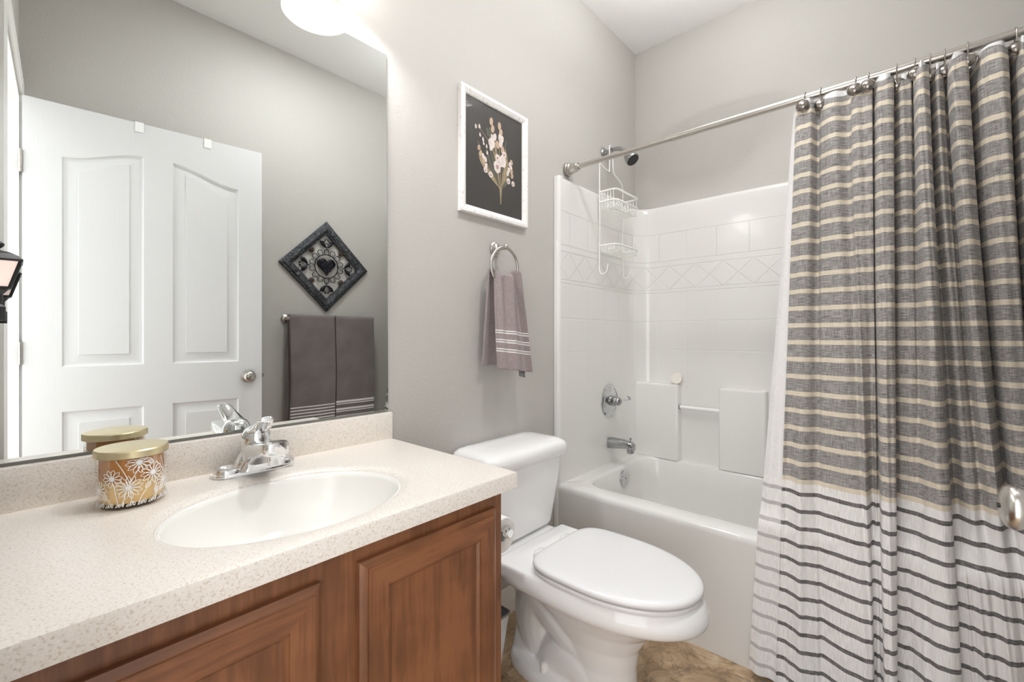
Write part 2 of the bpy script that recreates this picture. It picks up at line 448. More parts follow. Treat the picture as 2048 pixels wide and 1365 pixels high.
def obj(name, bm, mats, parent=None, loc=None, smooth=35, local=False, mods=(), label=None):
    """one mesh object; vertices come in world space unless local=True"""
    if parent is not None: off = root_of(parent).location.copy()
    else: off = Vector(loc) if loc is not None else V(0, 0, 0)
    if not local:
        for v in bm.verts: v.co -= off
    bmesh.ops.recalc_face_normals(bm, faces=bm.faces[:])
    me = bpy.data.meshes.new(name); bm.to_mesh(me); bm.free()
    for m in (mats if isinstance(mats, (list, tuple)) else [mats]): me.materials.append(m)
    if smooth:
        for p in me.polygons: p.use_smooth = True
        if smooth < 180: me.set_sharp_from_angle(angle=math.radians(smooth))
    o = bpy.data.objects.new(name, me); COL.objects.link(o)
    if parent is not None: o.parent = parent
    elif loc is not None: o.location = off
    for k, kw in mods:
        md = o.modifiers.new(k.lower(), k)
        for a, b in kw.items(): setattr(md, a, b)
    if label: o['label'] = label
    return o

def B(): return bmesh.new()

def struct(name, bm, m, smooth=0, label=None):
    o = obj(name, bm, m, None, None, smooth); o['kind'] = 'structure'
    if label: o['label'] = label
    return o

# ------------------------------------------------------------------ room shell
XB, YW, ZC = 2.433, -1.52, 2.765
def wx(y): return -0.066 - 0.052 * y        # face of the wall that holds the doorway (slightly out of square)
b = B(); box(b, -0.5, 2.6, -1.7, 0.12, -0.06, 0.0); struct('floor', b, M['floor'], label='brown slate-look vinyl floor')
b = B(); box(b, -0.5, 2.6, -1.7, 0.12, ZC, ZC + 0.06); struct('ceiling', b, M['ceil'], label='flat white ceiling')
b = B(); box(b, -0.3, XB + 0.1, 0.0, 0.1, 0, ZC); struct('wall_left', b, M['wall'], label='greige wall behind mirror, toilet and shower')
b = B(); box(b, XB, XB + 0.1, YW - 0.1, 0.0, 0, ZC); struct('wall_back', b, M['wall'], label='greige wall above the tub')
b = B(); box(b, -0.3, XB, YW - 0.1, YW, 0, ZC); struct('wall_right', b, M['wall'], label='greige wall with towel bar, seen in mirror')
DY0, DY1, DZ = -0.735, -1.462, 2.075
def wallpiece(bm, ya, yb, z0, z1, off=0.0, thick=0.11):
    pts = [(wx(ya) + off, ya, z0), (wx(yb) + off, yb, z0), (wx(yb) + off - thick, yb, z0), (wx(ya) + off - thick, ya, z0)]
    prism(bm, pts, (0, 0, z1 - z0))
b = B(); wallpiece(b, 0.0, DY0, 0, ZC); wallpiece(b, DY1, YW, 0, ZC); wallpiece(b, DY0, DY1, DZ, ZC)
struct('wall_front', b, M['wall'], label='wall with the doorway, seen edge-on in mirror')
def casing(bm, ya, yb, z0, z1):
    wallpiece(bm, ya, yb, z0, z1, 0.016, 0.016)
b = B(); casing(b, DY0 + 0.115, DY0 + 0.004, 0, DZ + 0.062); casing(b, DY1 - 0.004, YW + 0.002, 0, DZ + 0.062); casing(b, DY0 + 0.004, DY1 - 0.004, DZ + 0.004, DZ + 0.062)
casing(b, DY0 + 0.068, DY0 + 0.058, 0, DZ + 0.07)
struct('trim_1', b, M['trim'], label='white door casing around the doorway')
b = B(); wallpiece(b, DY0, DY0 - 0.014, 0, DZ, 0.004, 0.118); wallpiece(b, DY1 + 0.014, DY1, 0, DZ, 0.004, 0.118); wallpiece(b, DY0 - 0.014, DY1 + 0.014, DZ - 0.014, DZ, 0.004, 0.118)
struct('trim_2', b, M['trim'], label='white door jamb lining')
def baseboard(name, pts, nrm, label):
    b = B(); prof = ((0, 0), (0.013, 0), (0.013, 0.066), (0.010, 0.076), (0.010, 0.084), (0.006, 0.094), (0.004, 0.102), (0, 0.104))
    rings = [[(p[0] + nrm[0] * d, p[1] + nrm[1] * d, h) for d, h in prof] for p in pts]
    loft(b, rings)
    struct(name, b, M['trim'], 30, label)
baseboard('baseboard_left', [(0.748, 0), (1.628, 0)], (0, -1), 'white moulded baseboard behind the toilet')
baseboard('baseboard_right', [(0.03, YW), (1.628, YW)], (0, 1), 'white moulded baseboard under the towel bar')

# ------------------------------------------------------------------ door (local axes: x along width from hinge, +y face towards the mirror)
DW, DH = 0.848, 2.052
door = thing('door_1', 'white panelled door with arched upper panels, standing open', 'door', (0.022, -1.440, 0.012), kind='structure', rotz=math.atan2(0.092, 0.843))
def panel_loop(x0, x1, z0, za, zb, d, n=14):
    """outline inset by d; top runs from za (at x0) to zb (at x1) in an S curve"""
    pts = [(x0 + d, z0 + d), (x1 - d, z0 + d)]
    for k in range(n + 1):
        t = 1 - k / n; s = t * t * (3 - 2 * t)
        x = x0 + d + (x1 - x0 - 2 * d) * t
        pts.append((x, za + (zb - za) * s - d))
    return pts
panels = [(0.112, 0.372, 0.970, 1.838, 1.905), (0.476, 0.742, 0.970, 1.905, 1.838), (0.112, 0.372, 0.22, 0.785, 0.785), (0.476, 0.742, 0.22, 0.785, 0.785)]
b = B()
for side in (1, -1):
    yf = side * 0.0175
    outer = [(0.0015, 0), (DW - 0.0015, 0), (DW - 0.0015, DH), (0.0015, DH)]
    edges = []
    def loopv(pts, y): return [b.verts.new((x, y, z)) for x, z in pts]
    def loope(vs): return [b.edges.new((vs[i], vs[(i + 1) % len(vs)])) for i in range(len(vs))]
    ov = loopv(outer, yf); edges += loope(ov)
    for p in panels:
        lv = loopv(panel_loop(*p, 0.0), yf); edges += loope(lv)
        prev = lv
        for d, dep in ((0.004, 0.004), (0.005, 0.006), (0.012, 0.0085), (0.019, 0.0085), (0.049, 0.0035), (0.0498, 0.0005)):
            nv = loopv(panel_loop(*p, d), yf - side * dep)
            for i in range(len(nv)):
                j = (i + 1) % len(nv); b.faces.new((prev[i], prev[j], nv[j], nv[i]))
            prev = nv
        b.faces.new(prev)
    bmesh.ops.triangle_fill(b, use_beauty=True, edges=edges)
    if side == 1: front = ov
    else:
        for i in range(4): b.faces.new((front[i], front[(i + 1) % 4], ov[(i + 1) % 4], ov[i]))
obj('door_slab', b, M['door'], door, smooth=20, local=True)
for side in (1, -1):
    b = B(); kx, kz = 0.783, 0.893
    lathe(b, [(0.033, 0.0), (0.033, 0.005), (0.030, 0.009), (0.014, 0.011), (0.0125, 0.022), (0.0145, 0.027), (0.021, 0.032), (0.0255, 0.038), (0.0262, 0.043), (0.0235, 0.048), (0.0165, 0.0515), (0.008, 0.053), (0, 0.0533)],
          (kx, side * 0.0175, kz), (0, side, 0), 40)
    kn = obj('door_knob', b, M['nickel'], door, smooth=40, local=True, label='brushed nickel knob with round rose')
    if side == 1:
        b = B(); lathe(b, [(0.003, 0), (0.003, 0.0015), (0, 0.0016)], (kx, side * 0.0706, kz), (0, side, 0), 14)
        obj('lock_button', b, M['darkhole'], kn, smooth=40, local=True)
b = B(); box(b, DW - 0.002, DW + 0.011, -0.006, 0.008, 0.884, 0.902, 0.002)
obj('latch', b, M['dnickel'], door, local=True)
for hz in (0.2, 1.03, 1.79):
    b = B(); lathe(b, [(0.0065, -0.045), (0.0065, 0.045)], (-0.004, 0.0215, hz), (0, 0, 1), 12); box(b, -0.001, 0.0006, -0.016, 0.0195, hz - 0.045, hz + 0.045)
    obj('hinge', b, M['nickel'], door, local=True)

def door_world(lx, ly, lz):
    a = math.atan2(0.092, 0.843); return (0.022 + lx * math.cos(a) - ly * math.sin(a), -1.440 + lx * math.sin(a) + ly * math.cos(a), lz + 0.012)
for lx, lab in ((0.357, 'white over-door hook clip nearer the hinges of the open door'), (0.612, 'white over-door hook clip nearer the knob side of the open door')):
    t = bpy.data.objects.new('over_door_hook', None)
    b = B(); w = 0.015
    prof = [(0.0185, -0.040), (0.0205, -0.040), (0.0205, 0.0035), (-0.0205, 0.0035), (-0.0205, -0.12), (-0.050, -0.135), (-0.054, -0.105), (-0.051, -0.105), (-0.048, -0.130), (-0.0185, -0.118), (-0.0185, 0.0006), (0.0185, 0.0006)]
    prism(b, [(-w, y, z) for y, z in prof], (2 * w, 0, 0))
    o = obj('over_door_hook', b, M['plasticwhite'], None, door_world(lx, 0, DH), 20, local=True)
    o.rotation_euler = (0, 0, math.atan2(0.092, 0.843))
    setprops(o, lab, 'hook', 'hooks over the door')

# ------------------------------------------------------------------ mirror
t = thing('wall_mirror', 'large frameless wall mirror above the vanity backsplash', 'mirror', (0.36, -0.002, 0.883))
b = B(); vs = [b.verts.new(p) for p in ((-0.052, -0.0075, 0.8835), (0.7675, -0.0075, 0.8835), (0.7605, -0.0075, 1.973), (-0.052, -0.0075, 1.973))]; b.faces.new(vs)
obj('mirror_face', b, M['mirror'], t, smooth=0)
b = B()
loft(b, [[(-0.052 - i, y, 0.8835 - i), (0.7675 + i, y, 0.8835 - i), (0.7605 + i, y, 1.973 + i), (-0.052 - i, y, 1.973 + i)] for i, y in ((0.0, -0.0074), (0.0015, -0.0060), (0.0015, -0.003))], False, False)
obj('polished_edge', b, M['mirroredge'], t, smooth=0)
b = B(); loft(b, [[(-0.0535, y, 0.882), (0.769, y, 0.882), (0.762, y, 1.9745), (-0.0535, y, 1.9745)] for y in (-0.0029, -0.0008)]); obj('backing', b, M['mirrorback'], t, smooth=0)

# ------------------------------------------------------------------ vanity
t = thing('vanity_cabinet', 'brown stained wooden vanity cabinet with two framed doors', 'cabinet', (0.36, -0.26, 0))
VX0, VX1, VY, VZ = -0.028, 0.746, -0.505, 0.758
b = B()
for x0_, x1_ in ((VX0, VX0 + .016), (VX1 - .016, VX1)): box(b, x0_, x1_, VY + 0.02, -0.003, 0.10, VZ)
box(b, VX0 + .0161, VX1 - .0161, VY + 0.02, -0.003, 0.10, .116); box(b, VX0 + .0161, VX1 - .0161, -0.012, -0.003, 0.1161, VZ)
obj('carcass', b, M['wood'], t)
b = B(); box(b, VX0 + 0.0, VX1 - 0.0, VY + 0.075, -0.02, 0.0, 0.10); obj('toe_kick', b, M['wood'], t)
b = B(); box(b, VX0, VX1, VY, VY + 0.0199, 0.10, VZ, 0.001, 1); obj('face_frame', b, M['wood'], t)
DO = VY - 0.0195
def cab_door(x0, x1, z0, z1):
    fr = 0.062
    d = None
    b = B()
    # outer frame loop lofted around: profile from back edge over the bevelled lip to the inner sticking
    loops = [(0.0, VY - 0.0004), (0.0, VY - 0.010), (0.0035, VY - 0.0125), (0.012, VY - 0.0155), (0.0125, DO), (fr - 0.012, DO), (fr - 0.011, DO + 0.003), (fr - 0.006, DO + 0.0035), (fr - 0.004, DO + 0.006), (fr, DO + 0.009)]
    rings = [[(x0 + i, y, z0 + i), (x1 - i, y, z0 + i), (x1 - i, y, z1 - i), (x0 + i, y, z1 - i)] for i, y in loops]
    loft(b, rings, True, False)
    # alternate grain: rails use the horizontal grain
    for f in b.faces:
        c = f.calc_center_median()
        if abs(c.z - z0) < fr * 0.9 and abs(c.z - z0) < min(abs(c.x - x0), abs(c.x - x1)): f.material_index = 1
        if abs(c.z - z1) < fr * 0.9 and abs(c.z - z1) < min(abs(c.x - x0), abs(c.x - x1)): f.material_index = 1
    d = obj('cabinet_door', b, [M['wood'], M['woodh']], t, smooth=25)
    b = B(); box(b, x0 + fr - 0.001, x1 - fr + 0.001, DO + 0.0085, DO + 0.0115, z0 + fr - 0.001, z1 - fr + 0.001)
    obj('door_panel', b, M['wood'], d)
cab_door(0.387, 0.717, 0.13, 0.727); cab_door(-0.010, 0.321, 0.13, 0.722)

t = thing('vanity_countertop', 'speckled beige countertop with backsplash and oval white basin', 'countertop', (0.36, -0.26, 0.76))
CT0, CT1, CY0, CY1, CZ = -0.032, 0.7755, -0.5275, -0.001, 0.797
BX, BY, BA, BB = 0.3635, -0.3125, 0.215, 0.164
# top with an oval hole and a rolled lip
b = B()
r = 0.006
def rect_loop(i, z): return [(CT0 + i, CY0 + i, z), (CT1 - i, CY0 + i, z), (CT1 - i, CY1 - 0.0, z), (CT0 + i, CY1 - 0.0, z)]
def ell(a, bb, z, n=72): return [(BX + a * math.cos(2 * PI * k / n), BY + bb * math.sin(2 * PI * k / n), z) for k in range(n)]
lv = [[b.verts.new(p) for p in rect_loop(i, z)] for i, z in ((0.012, CZ - 0.038), (0.0, CZ - 0.037), (0, CZ - r), (r * 0.3, CZ - r * 0.3), (r, CZ))]
for a, c in zip(lv, lv[1:]):
    for i in range(4): b.faces.new((a[i], a[(i + 1) % 4], c[(i + 1) % 4], c[i]))
hole = [b.verts.new(p) for p in ell(BA + 0.022, BB + 0.022, CZ)]
ed = [b.edges.get((lv[-1][i], lv[-1][(i + 1) % 4])) for i in range(4)] + [b.edges.new((hole[i], hole[(i + 1) % 72])) for i in range(72)]
bmesh.ops.triangle_fill(b, use_beauty=True, edges=ed)
prev = hole
for da, z in ((0.016, CZ - 0.0006), (0.008, CZ - 0.003), (0.003, CZ - 0.006), (0.0, CZ - 0.010)):
    nv = [b.verts.new(p) for p in ell(BA + da, BB + da, z)]
    for i in range(72): b.faces.new((prev[i], prev[(i + 1) % 72], nv[(i + 1) % 72], nv[i]))
    prev = nv
slab = obj('slab', b, M['quartz'], t, smooth=40)
b = B()
rings = [ell(BA + 0.0005, BB + 0.0005, CZ - 0.0098)] + [ell(BA * f, BB * f, CZ - d) for f, d in ((0.985, 0.022), (0.955, 0.045), (0.90, 0.072), (0.82, 0.098), (0.70, 0.120), (0.52, 0.135), (0.30, 0.143), (0.10, 0.146))]
loft(b, rings, False, True)
bas = obj('basin', b, M['basin'], t, smooth=60, mods=[('SOLIDIFY', dict(thickness=0.004, offset=-1.0))])
b = B(); lathe(b, [(0.022, -0.144), (0.022, -0.1415), (0.016, -0.140), (0.015, -0.1425), (0.0, -0.1425)], (BX, BY, CZ), (0, 0, 1), 24); obj('drain', b, M['chrome'], bas)
b = B(); box(b, CT0, CT1, -0.0205, -0.001, CZ - 0.002, 0.8765, 0.003); obj('backsplash', b, M['quartz'], t)

# ------------------------------------------------------------------ faucet
FX, FY = 0.374, -0.073
t = thing('sink_faucet', 'chrome single-handle faucet on the countertop behind the basin', 'faucet', (FX, FY, CZ))
b = B()
n = 40
loft(b, [sell(FX, FY, CZ + z, a, bb, 2.6, n) for z, a, bb in ((0, .084, .027), (.006, .084, .027), (.012, .081, .0245), (.0155, .076, .020))])
for sgn in (1, -1):
    px_ = FX + sgn * .0545
    loft(b, [sell(px_ + sgn * o_, FY, CZ + z, a, bb, 2.3, 36) for z, a, bb, o_ in ((.008, .0300, .0265, 0), (.0165, .0295, .0260, 0), (.0195, .0270, .0235, 0), (.0190, .0235, .0200, 0), (.0150, .0180, .0150, -.001), (.0130, .0100, .0085, -.002))])
    loft(b, [[(FX + sgn * x, FY + w * math.cos(2 * PI * k / 24), CZ + zc + h * math.sin(2 * PI * k / 24)) for k in range(24)] for x, w, zc, h in ((.046, .012, .014, .006), (.040, .019, .018, .014), (.030, .024, .024, .023), (.016, .027, .030, .029), (0, .029, .030, .030))])
obj('base_plate', b, M['chrome'], t, smooth=50)
b = B()
# body and spout: sections along -y
def sec(y, zc, w, h, e=3.0, n=28):
    out = []
    for k in range(n):
        a = 2 * PI * k / n; c, s = math.cos(a), math.sin(a)
        out.append((FX + w * math.copysign(abs(c) ** (2 / e), c), y, CZ + zc + h * math.copysign(abs(s) ** (2 / e), s)))
    return out
loft(b, [sec(FY + 0.026, .040, .014, .020), sec(FY + 0.018, .040, .024, .028), sec(FY, .040, .029, .034), sec(FY - 0.03, .048, .030, .030), sec(FY - .06, .059, .0285, .020, 4), sec(FY - .09, .067, .0275, .0165, 5), sec(FY - .115, .071, .0268, .0150, 6), sec(FY - .128, .0715, .0235, .0145, 6), sec(FY - .1325, .0715, .017, .0140, 6)])
loft(b, [sell(FX, FY - .006, CZ + z, a, bb, 2.6, 40) for z, a, bb in ((.010, .047, .030), (.020, .040, .030), (.032, .034, .032), (.048, .030, .036), (.060, .027, .034))])
sp = obj('spout', b, M['chrome'], t, smooth=50)
b = B(); lathe(b, [(.0135, 0.006), (.0135, -.016), (.0115, -.018), (.0115, -.0165), (0, -.0165)], (FX, FY - .113, CZ + .053), (0, 0, 1), 24); obj('aerator', b, M['chrome'], sp)
b = B(); lathe(b, [(.0295, .060), (.031, .066), (.031, .078), (.029, .089), (.023, .099), (.013, .105), (0, .107)], (FX, FY - .008, CZ), (0, 0.06, 1), 32)
pts = catmull([(FX, FY - .004, CZ + .092), (FX, FY - .030, CZ + .101), (FX - .003, FY - .055, CZ + .113), (FX - .006, FY - .078, CZ + .128), (FX - .008, FY - .088, CZ + .131)], 6)
m_ = len(pts); tube(b, pts, [0.025 - 0.012 * i / (m_ - 1) - (0.009 if i == m_ - 1 else 0.003 if i == m_ - 2 else 0) for i in range(m_)], 18, flat=0.42)
hd = obj('handle', b, M['chrome'], t, smooth=50)
b = B(); lathe(b, [(.0045, 0), (.0045, .004), (.0025, .0045), (.0025, .002), (0, .002)], (FX, FY - .0345, CZ + .077), (0, -1, 0.1), 16); obj('set_screw', b, M['dnickel'], hd)

# ------------------------------------------------------------------ candle jar
KX, KY = 0.149, -0.110
t = thing('candle_jar', 'glass candle jar with white flower print and brass lid on countertop', 'candle', (KX, KY, CZ))
KR = 0.0505
b = B(); lathe(b, [(KR - .006, 0.0), (KR - .001, 0.002), (KR, 0.008), (KR, 0.096), (KR - .003, 0.096), (KR - .003, 0.012), (KR - .008, 0.009), (0, 0.009)], (KX, KY, CZ), (0, 0, 1), 56)
jar = obj('jar', b, M['glass'], t, smooth=50)
b = B(); lathe(b, [(KR - .0065, 0.0095), (KR - .0036, 0.014), (KR - .0036, 0.050), (KR - .012, 0.047), (0, 0.047)], (KX, KY, CZ), (0, 0, 1), 48); obj('wax', b, M['wax'], t, smooth=50)
b = B(); lathe(b, [(KR - .0036, 0.0505), (KR - .0036, 0.094), (KR - .0042, 0.094), (KR - .0042, 0.0505)], (KX, KY, CZ), (0, 0, 1), 48, cap=False); obj('wax_film', b, M['amber'], t, smooth=50)
b = B(); lathe(b, [(KR + .003, .0915), (KR + .0045, .0925), (KR + .0045, .1035), (KR + .003, .1055), (KR - .002, .1065), (0, .1065)], (KX, KY, CZ), (0, 0, 1), 64)
obj('lid', b, M['gold'], t, smooth=35)
b = B()
def jp(s, h):
    a = -PI / 2 + s / KR
    return (KX + (KR + .0006) * math.cos(a), KY + (KR + .0006) * math.sin(a), CZ + h)
def ribbon(pts, w):
    vs = []
    for i, p in enumerate(pts):
        q0, q1 = pts[max(i - 1, 0)], pts[min(i + 1, len(pts) - 1)]
        dx, dz = q1[0] - q0[0], q1[1] - q0[1]; l = math.hypot(dx, dz) or 1
        nx, nz = -dz / l * w / 2, dx / l * w / 2
        vs.append((b.verts.new(jp(p[0] + nx, p[1] + nz)), b.verts.new(jp(p[0] - nx, p[1] - nz))))
    for (a0, a1), (b0, b1) in zip(vs, vs[1:]): b.faces.new((a0, a1, b1, b0))
def petal(cx_, cz_, ang, l, w, r0=0.0):
    pts = []
    for k in range(13):
        t_ = k / 12; u = t_ * 2 if t_ < .5 else 2 - 2 * t_; sd = 1 if t_ < .5 else -1
        rr = r0 + l * u; ww = w * math.sin(PI * min(u, .999)) ** .8 * sd
        pts.append((cx_ + rr * math.cos(ang) - ww * math.sin(ang), cz_ + rr * math.sin(ang) + ww * math.cos(ang)))
    pts = [p for p in pts if .006 < p[1] < .090]
    if len(pts) > 2: ribbon(pts, .0011)
def disc_on(cx_, cz_, r_):
    c = [b.verts.new(jp(cx_ + r_ * math.cos(2 * PI * k / 14), cz_ + r_ * math.sin(2 * PI * k / 14))) for k in range(14)]; b.faces.new(c)
for cx_, cz_, l, npet in ((-.012, .040, .018, 13), (.003, .083, .017, 12), (-.036, .058, .013, 10), (.024, .060, .017, 12), (.047, .040, .015, 12), (-.062, .036, .015, 12), (.072, .066, .015, 12), (-.085, .066, .015, 12), (.105, .04, .016, 12), (.13, .068, .014, 12), (-.115, .045, .016, 12), (-.145, .06, .014, 12)):
    disc_on(cx_, cz_, .0042)
    for k in range(npet): petal(cx_, cz_, 2 * PI * k / npet + .13, l, .0033, .003)
for pts in (((-.030, .090), (-.020, .072), (-.010, .048)), ((.006, .078), (-.004, .060), (-.010, .046)), ((-.014, .036), (-.018, .02), (-.02, .008)), ((-.010, .036), (-.008, .02), (-.01, .008)), ((.002, .010), (.008, .024), (.014, .032)), ((.040, .086), (.045, .070), (.049, .052)), ((.030, .078), (.04, .068), (.046, .058)), ((-.034, .05), (-.030, .03), (-.026, .008)), ((.028, .05), (.03, .03), (.029, .008))):
    ribbon(catmull([(p[0], p[1], 0) for p in pts], 5), .0012)
for cx_, cz_, a in ((.012, .034, .9), (.026, .078, 2.6), (.032, .020, 1.9), (.038, .022, 1.2), (-.046, .02, 1.9)): petal(cx_, cz_, a, .013, .0035); petal(cx_, cz_, a, .010, .0014)
for k in range(60):
    s = -.15 + k * .0052; petal(s, .007, 1.1 + .5 * math.sin(k * 2.1), .006 + .003 * math.sin(k * 1.7) ** 2, .0014)
obj('flower_print', b, M['etch'], jar, smooth=0)

# ------------------------------------------------------------------ lantern night light and outlet on the doorway wall
LX, LY, LZ = -0.0215, -0.122, 1.146
t = thing('outlet_plate', 'white outlet plate on the wall beside the mirror, below the lantern', 'outlet', (wx(LY), LY, 1.13))
b = B(); box(b, wx(LY) + .002, wx(LY) + .008, LY - .036, LY + .036, 1.07, 1.185, .003); obj('cover_plate', b, M['plasticwhite'], t)
b = B(); box(b, wx(LY) + .0082, wx(LY) + .0098, LY - .017, LY + .017, 1.085, 1.112, .0008); obj('socket', b, M['trim'], t)
t = thing('lantern_night_light', 'small black carriage lantern night light glowing beside the mirror', 'night light', (LX, LY, LZ))
b = B(); box(b, wx(LY) + .0102, LX, LY - .016, LY + .016, LZ - .012, LZ + .012, .003); lathe(b, [(.013, -.012), (.013, .010), (.010, .014), (.010, .030), (.013, .034), (.016, .038)], (LX, LY, LZ), (0, 0, 1), 20)
obj('plug_base', b, M['black'], t)
def sq(h, z): return [(LX + sx * h, LY + sy * h, LZ + z) for sx, sy in ((-1, -1), (1, -1), (1, 1), (-1, 1))]
b = B(); loft(b, [sq(.017, .0385), sq(.018, .042)])
for sx, sy in ((-1, -1), (1, -1), (1, 1), (-1, 1)):
    tube(b, [(LX + sx * .0165, LY + sy * .0165, LZ + .040), (LX + sx * .0285, LY + sy * .0285, LZ + .083)], .0022, 6)
obj('cage', b, M['black'], t, smooth=30)
b = B(); loft(b, [sq(.0155, .0422), sq(.0275, .0818)]); obj('shade', b, M['lampglow'], t, smooth=0, label='glowing pale panes')
b = B(); loft(b, [sq(.0315, .082), sq(.0315, .085), sq(.026, .091), sq(.017, .0965), sq(.010, .099)]); lathe(b, [(.010, .098), (.006, .102), (.011, .107), (.012, .111), (.007, .115), (.0045, .118), (.006, .121), (.004, .126), (0, .127)], (LX, LY, LZ), (0, 0, 1), 18)
obj('roof', b, M['black'], t, smooth=30)

# ------------------------------------------------------------------ vanity light (bells pointing down above the mirror)
t = thing('vanity_light', 'three-shade vanity light with swirled glass above the mirror', 'light fixture', (0.38, -0.001, 2.2))
b = B(); box(b, 0.10, 0.66, -0.024, -0.001, 2.20, 2.29, .008); obj('back_plate', b, M['nickel'], t)
for bx_, by_, bz_ in BULBS:
    b = B(); tube(b, catmull([(bx_, -.02, 2.245), (bx_, -.075, 2.262), (bx_, by_, 2.245), (bx_, by_, 2.215)], 6), .008, 10); lathe(b, [(.022, 2.195), (.024, 2.20), (.022, 2.222), (.01, 2.228)], (bx_, by_, 0), (0, 0, 1), 20)
    a = obj('arm', b, M['nickel'], t)
    b = B(); lathe(b, [(.022, 2.205), (.034, 2.195), (.052, 2.165), (.068, 2.125), (.082, 2.085), (.092, 2.062), (.094, 2.058)], (bx_, by_, 0), (0, 0, 1), 40, cap=False)
    obj('shade', b, M['alabaster'], t, smooth=60, mods=[('SOLIDIFY', dict(thickness=0.003))])

# ------------------------------------------------------------------ framed picture
PX0, PX1, PZ0, PZ1 = 1.056, 1.425, 1.558, 2.014
t = thing('framed_picture', 'whitewashed framed flower print on black, above the towel ring', 'picture', ((PX0 + PX1) / 2, -.001, PZ0))
b = B(); loops = [(0.0, -.001), (0.0, -.019), (.002, -.021), (.012, -.022), (.022, -.017), (.0255, -.015), (.028, -.0115), (.028, -.006)]
loft(b, [[(PX0 + i, y, PZ0 + i), (PX1 - i, y, PZ0 + i), (PX1 - i, y, PZ1 - i), (PX0 + i, y, PZ1 - i)] for i, y in loops], True, False)
obj('frame', b, M['pframe'], t, smooth=25)
b = B(); box(b, PX0 + .027, PX1 - .027, -.0085, -.006, PZ0 + .027, PZ1 - .027)
for f in b.faces: f.material_index = 0
PW, PHh = PX1 - PX0 - .056, PZ1 - PZ0 - .056
lay = [0]
def pp(u, v): return (PX0 + .028 + u * PW, -.0086 - .00001 * lay[0], PZ0 + .028 + v * PHh)
def blob(u, v, a, c, ang, mi, n=16, tip=0.0):
    lay[0] += 1; vs = []
    for k in range(n):
        q_ = 2 * PI * k / n; x = a * math.cos(q_) * (1 - tip * math.sin(q_) if False else 1); z = c * math.sin(q_)
        x *= (1 - tip * (math.sin(q_) * .5 + .5))
        uu = u + (x * math.cos(ang) - z * math.sin(ang)) / PW; vv = v + (x * math.sin(ang) + z * math.cos(ang)) / PHh
        vs.append(b.verts.new(pp(uu, vv)))
    b.faces.new(vs).material_index = mi
def stroke(pts, w0, w1, mi):
    lay[0] += 1
    P_ = catmull([(p[0] * PW, p[1] * PHh, 0) for p in pts], 7); vs = []
    for i, p in enumerate(P_):
        q0, q1 = P_[max(i - 1, 0)], P_[min(i + 1, len(P_) - 1)]; d = (q1 - q0).normalized(); w = w0 + (w1 - w0) * i / (len(P_) - 1)
        if isinstance(w1, str): w = w0
        vs.append([b.verts.new(pp((p.x + s * -d.y * w / 2) / PW, (p.y + s * d.x * w / 2) / PHh)) for s in (1, -1)])
    for (a0, a1), (c0, c1) in zip(vs, vs[1:]): b.faces.new((a0, a1, c1, c0)).material_index = mi
def leaf(pts, w, mi):
    lay[0] += 1
    P_ = catmull([(p[0] * PW, p[1] * PHh, 0) for p in pts], 8); vs = []
    for i, p in enumerate(P_):
        q0, q1 = P_[max(i - 1, 0)], P_[min(i + 1, len(P_) - 1)]; d = (q1 - q0).normalized(); ww = w * math.sin(PI * (i + .3) / (len(P_) - .4)) ** .8
        vs.append([b.verts.new(pp((p.x + s * -d.y * ww / 2) / PW, (p.y + s * d.x * ww / 2) / PHh)) for s in (1, -1)])
    for (a0, a1), (c0, c1) in zip(vs, vs[1:]): b.faces.new((a0, a1, c1, c0)).material_index = mi
# order: 0 ground, 1 ivory, 2 rose, 3 tan, 4 stem, 5 dark leaf
leaf([(.56, .28), (.42, .45), (.33, .62)], .016, 5); leaf([(.62, .30), (.64, .5), (.70, .75)], .014, 5); leaf([(.57, .28), (.48, .46), (.40, .60)], .012, 5)
stroke([(.60, .10), (.585, .25), (.55, .42), (.46, .62), (.40, .80)], .006, .003, 4); stroke([(.60, .10), (.60, .28), (.58, .5), (.56, .78)], .006, .003, 4)
stroke([(.60, .12), (.62, .3), (.66, .45), (.80, .56)], .005, .002, 4); stroke([(.585, .24), (.48, .34), (.30, .50), (.20, .62)], .004, .002, 4); stroke([(.58, .28), (.48, .55), (.36, .68), (.18, .77)], .004, .002, 4)
leaf([(.57, .26), (.44, .34), (.28, .44), (.22, .52)], .02, 4); leaf([(.60, .24), (.68, .38), (.70, .52), (.68, .66)], .026, 4); leaf([(.61, .26), (.73, .36), (.74, .5)], .018, 5)
leaf([(.56, .40), (.52, .55), (.50, .7)], .014, 4)
for u, v, s in ((.17, .75, 1), (.23, .765, 1), (.24, .69, .9), (.29, .66, 1), (.30, .625, .9), (.35, .61, .9), (.36, .55, .9)): blob(u, v, .0062 * s, .0085 * s, .15, 1, tip=.5)
for u, v, mi in ((.43, .865, 3), (.455, .80, 3), (.44, .71, 1), (.49, .73, 1), (.41, .66, 1), (.465, .655, 1), (.43, .62, 1), (.575, .86, 3), (.60, .80, 3), (.585, .745, 1), (.62, .74, 1), (.60, .69, 1), (.63, .64, 3), (.54, .67, 3)): blob(u, v, .0095, .0155, random.uniform(-.3, .3), mi)
for u, v, mi in ((.22, .565, 3), (.25, .52, 3), (.29, .50, 1), (.33, .48, 1), (.30, .455, 3), (.34, .42, 1), (.80, .555, 3), (.77, .53, 1), (.79, .50, 1), (.75, .47, 1), (.80, .46, 3), (.73, .43, 1), (.81, .42, 3)): blob(u, v, .0075, .011, random.uniform(-.4, .4), mi)
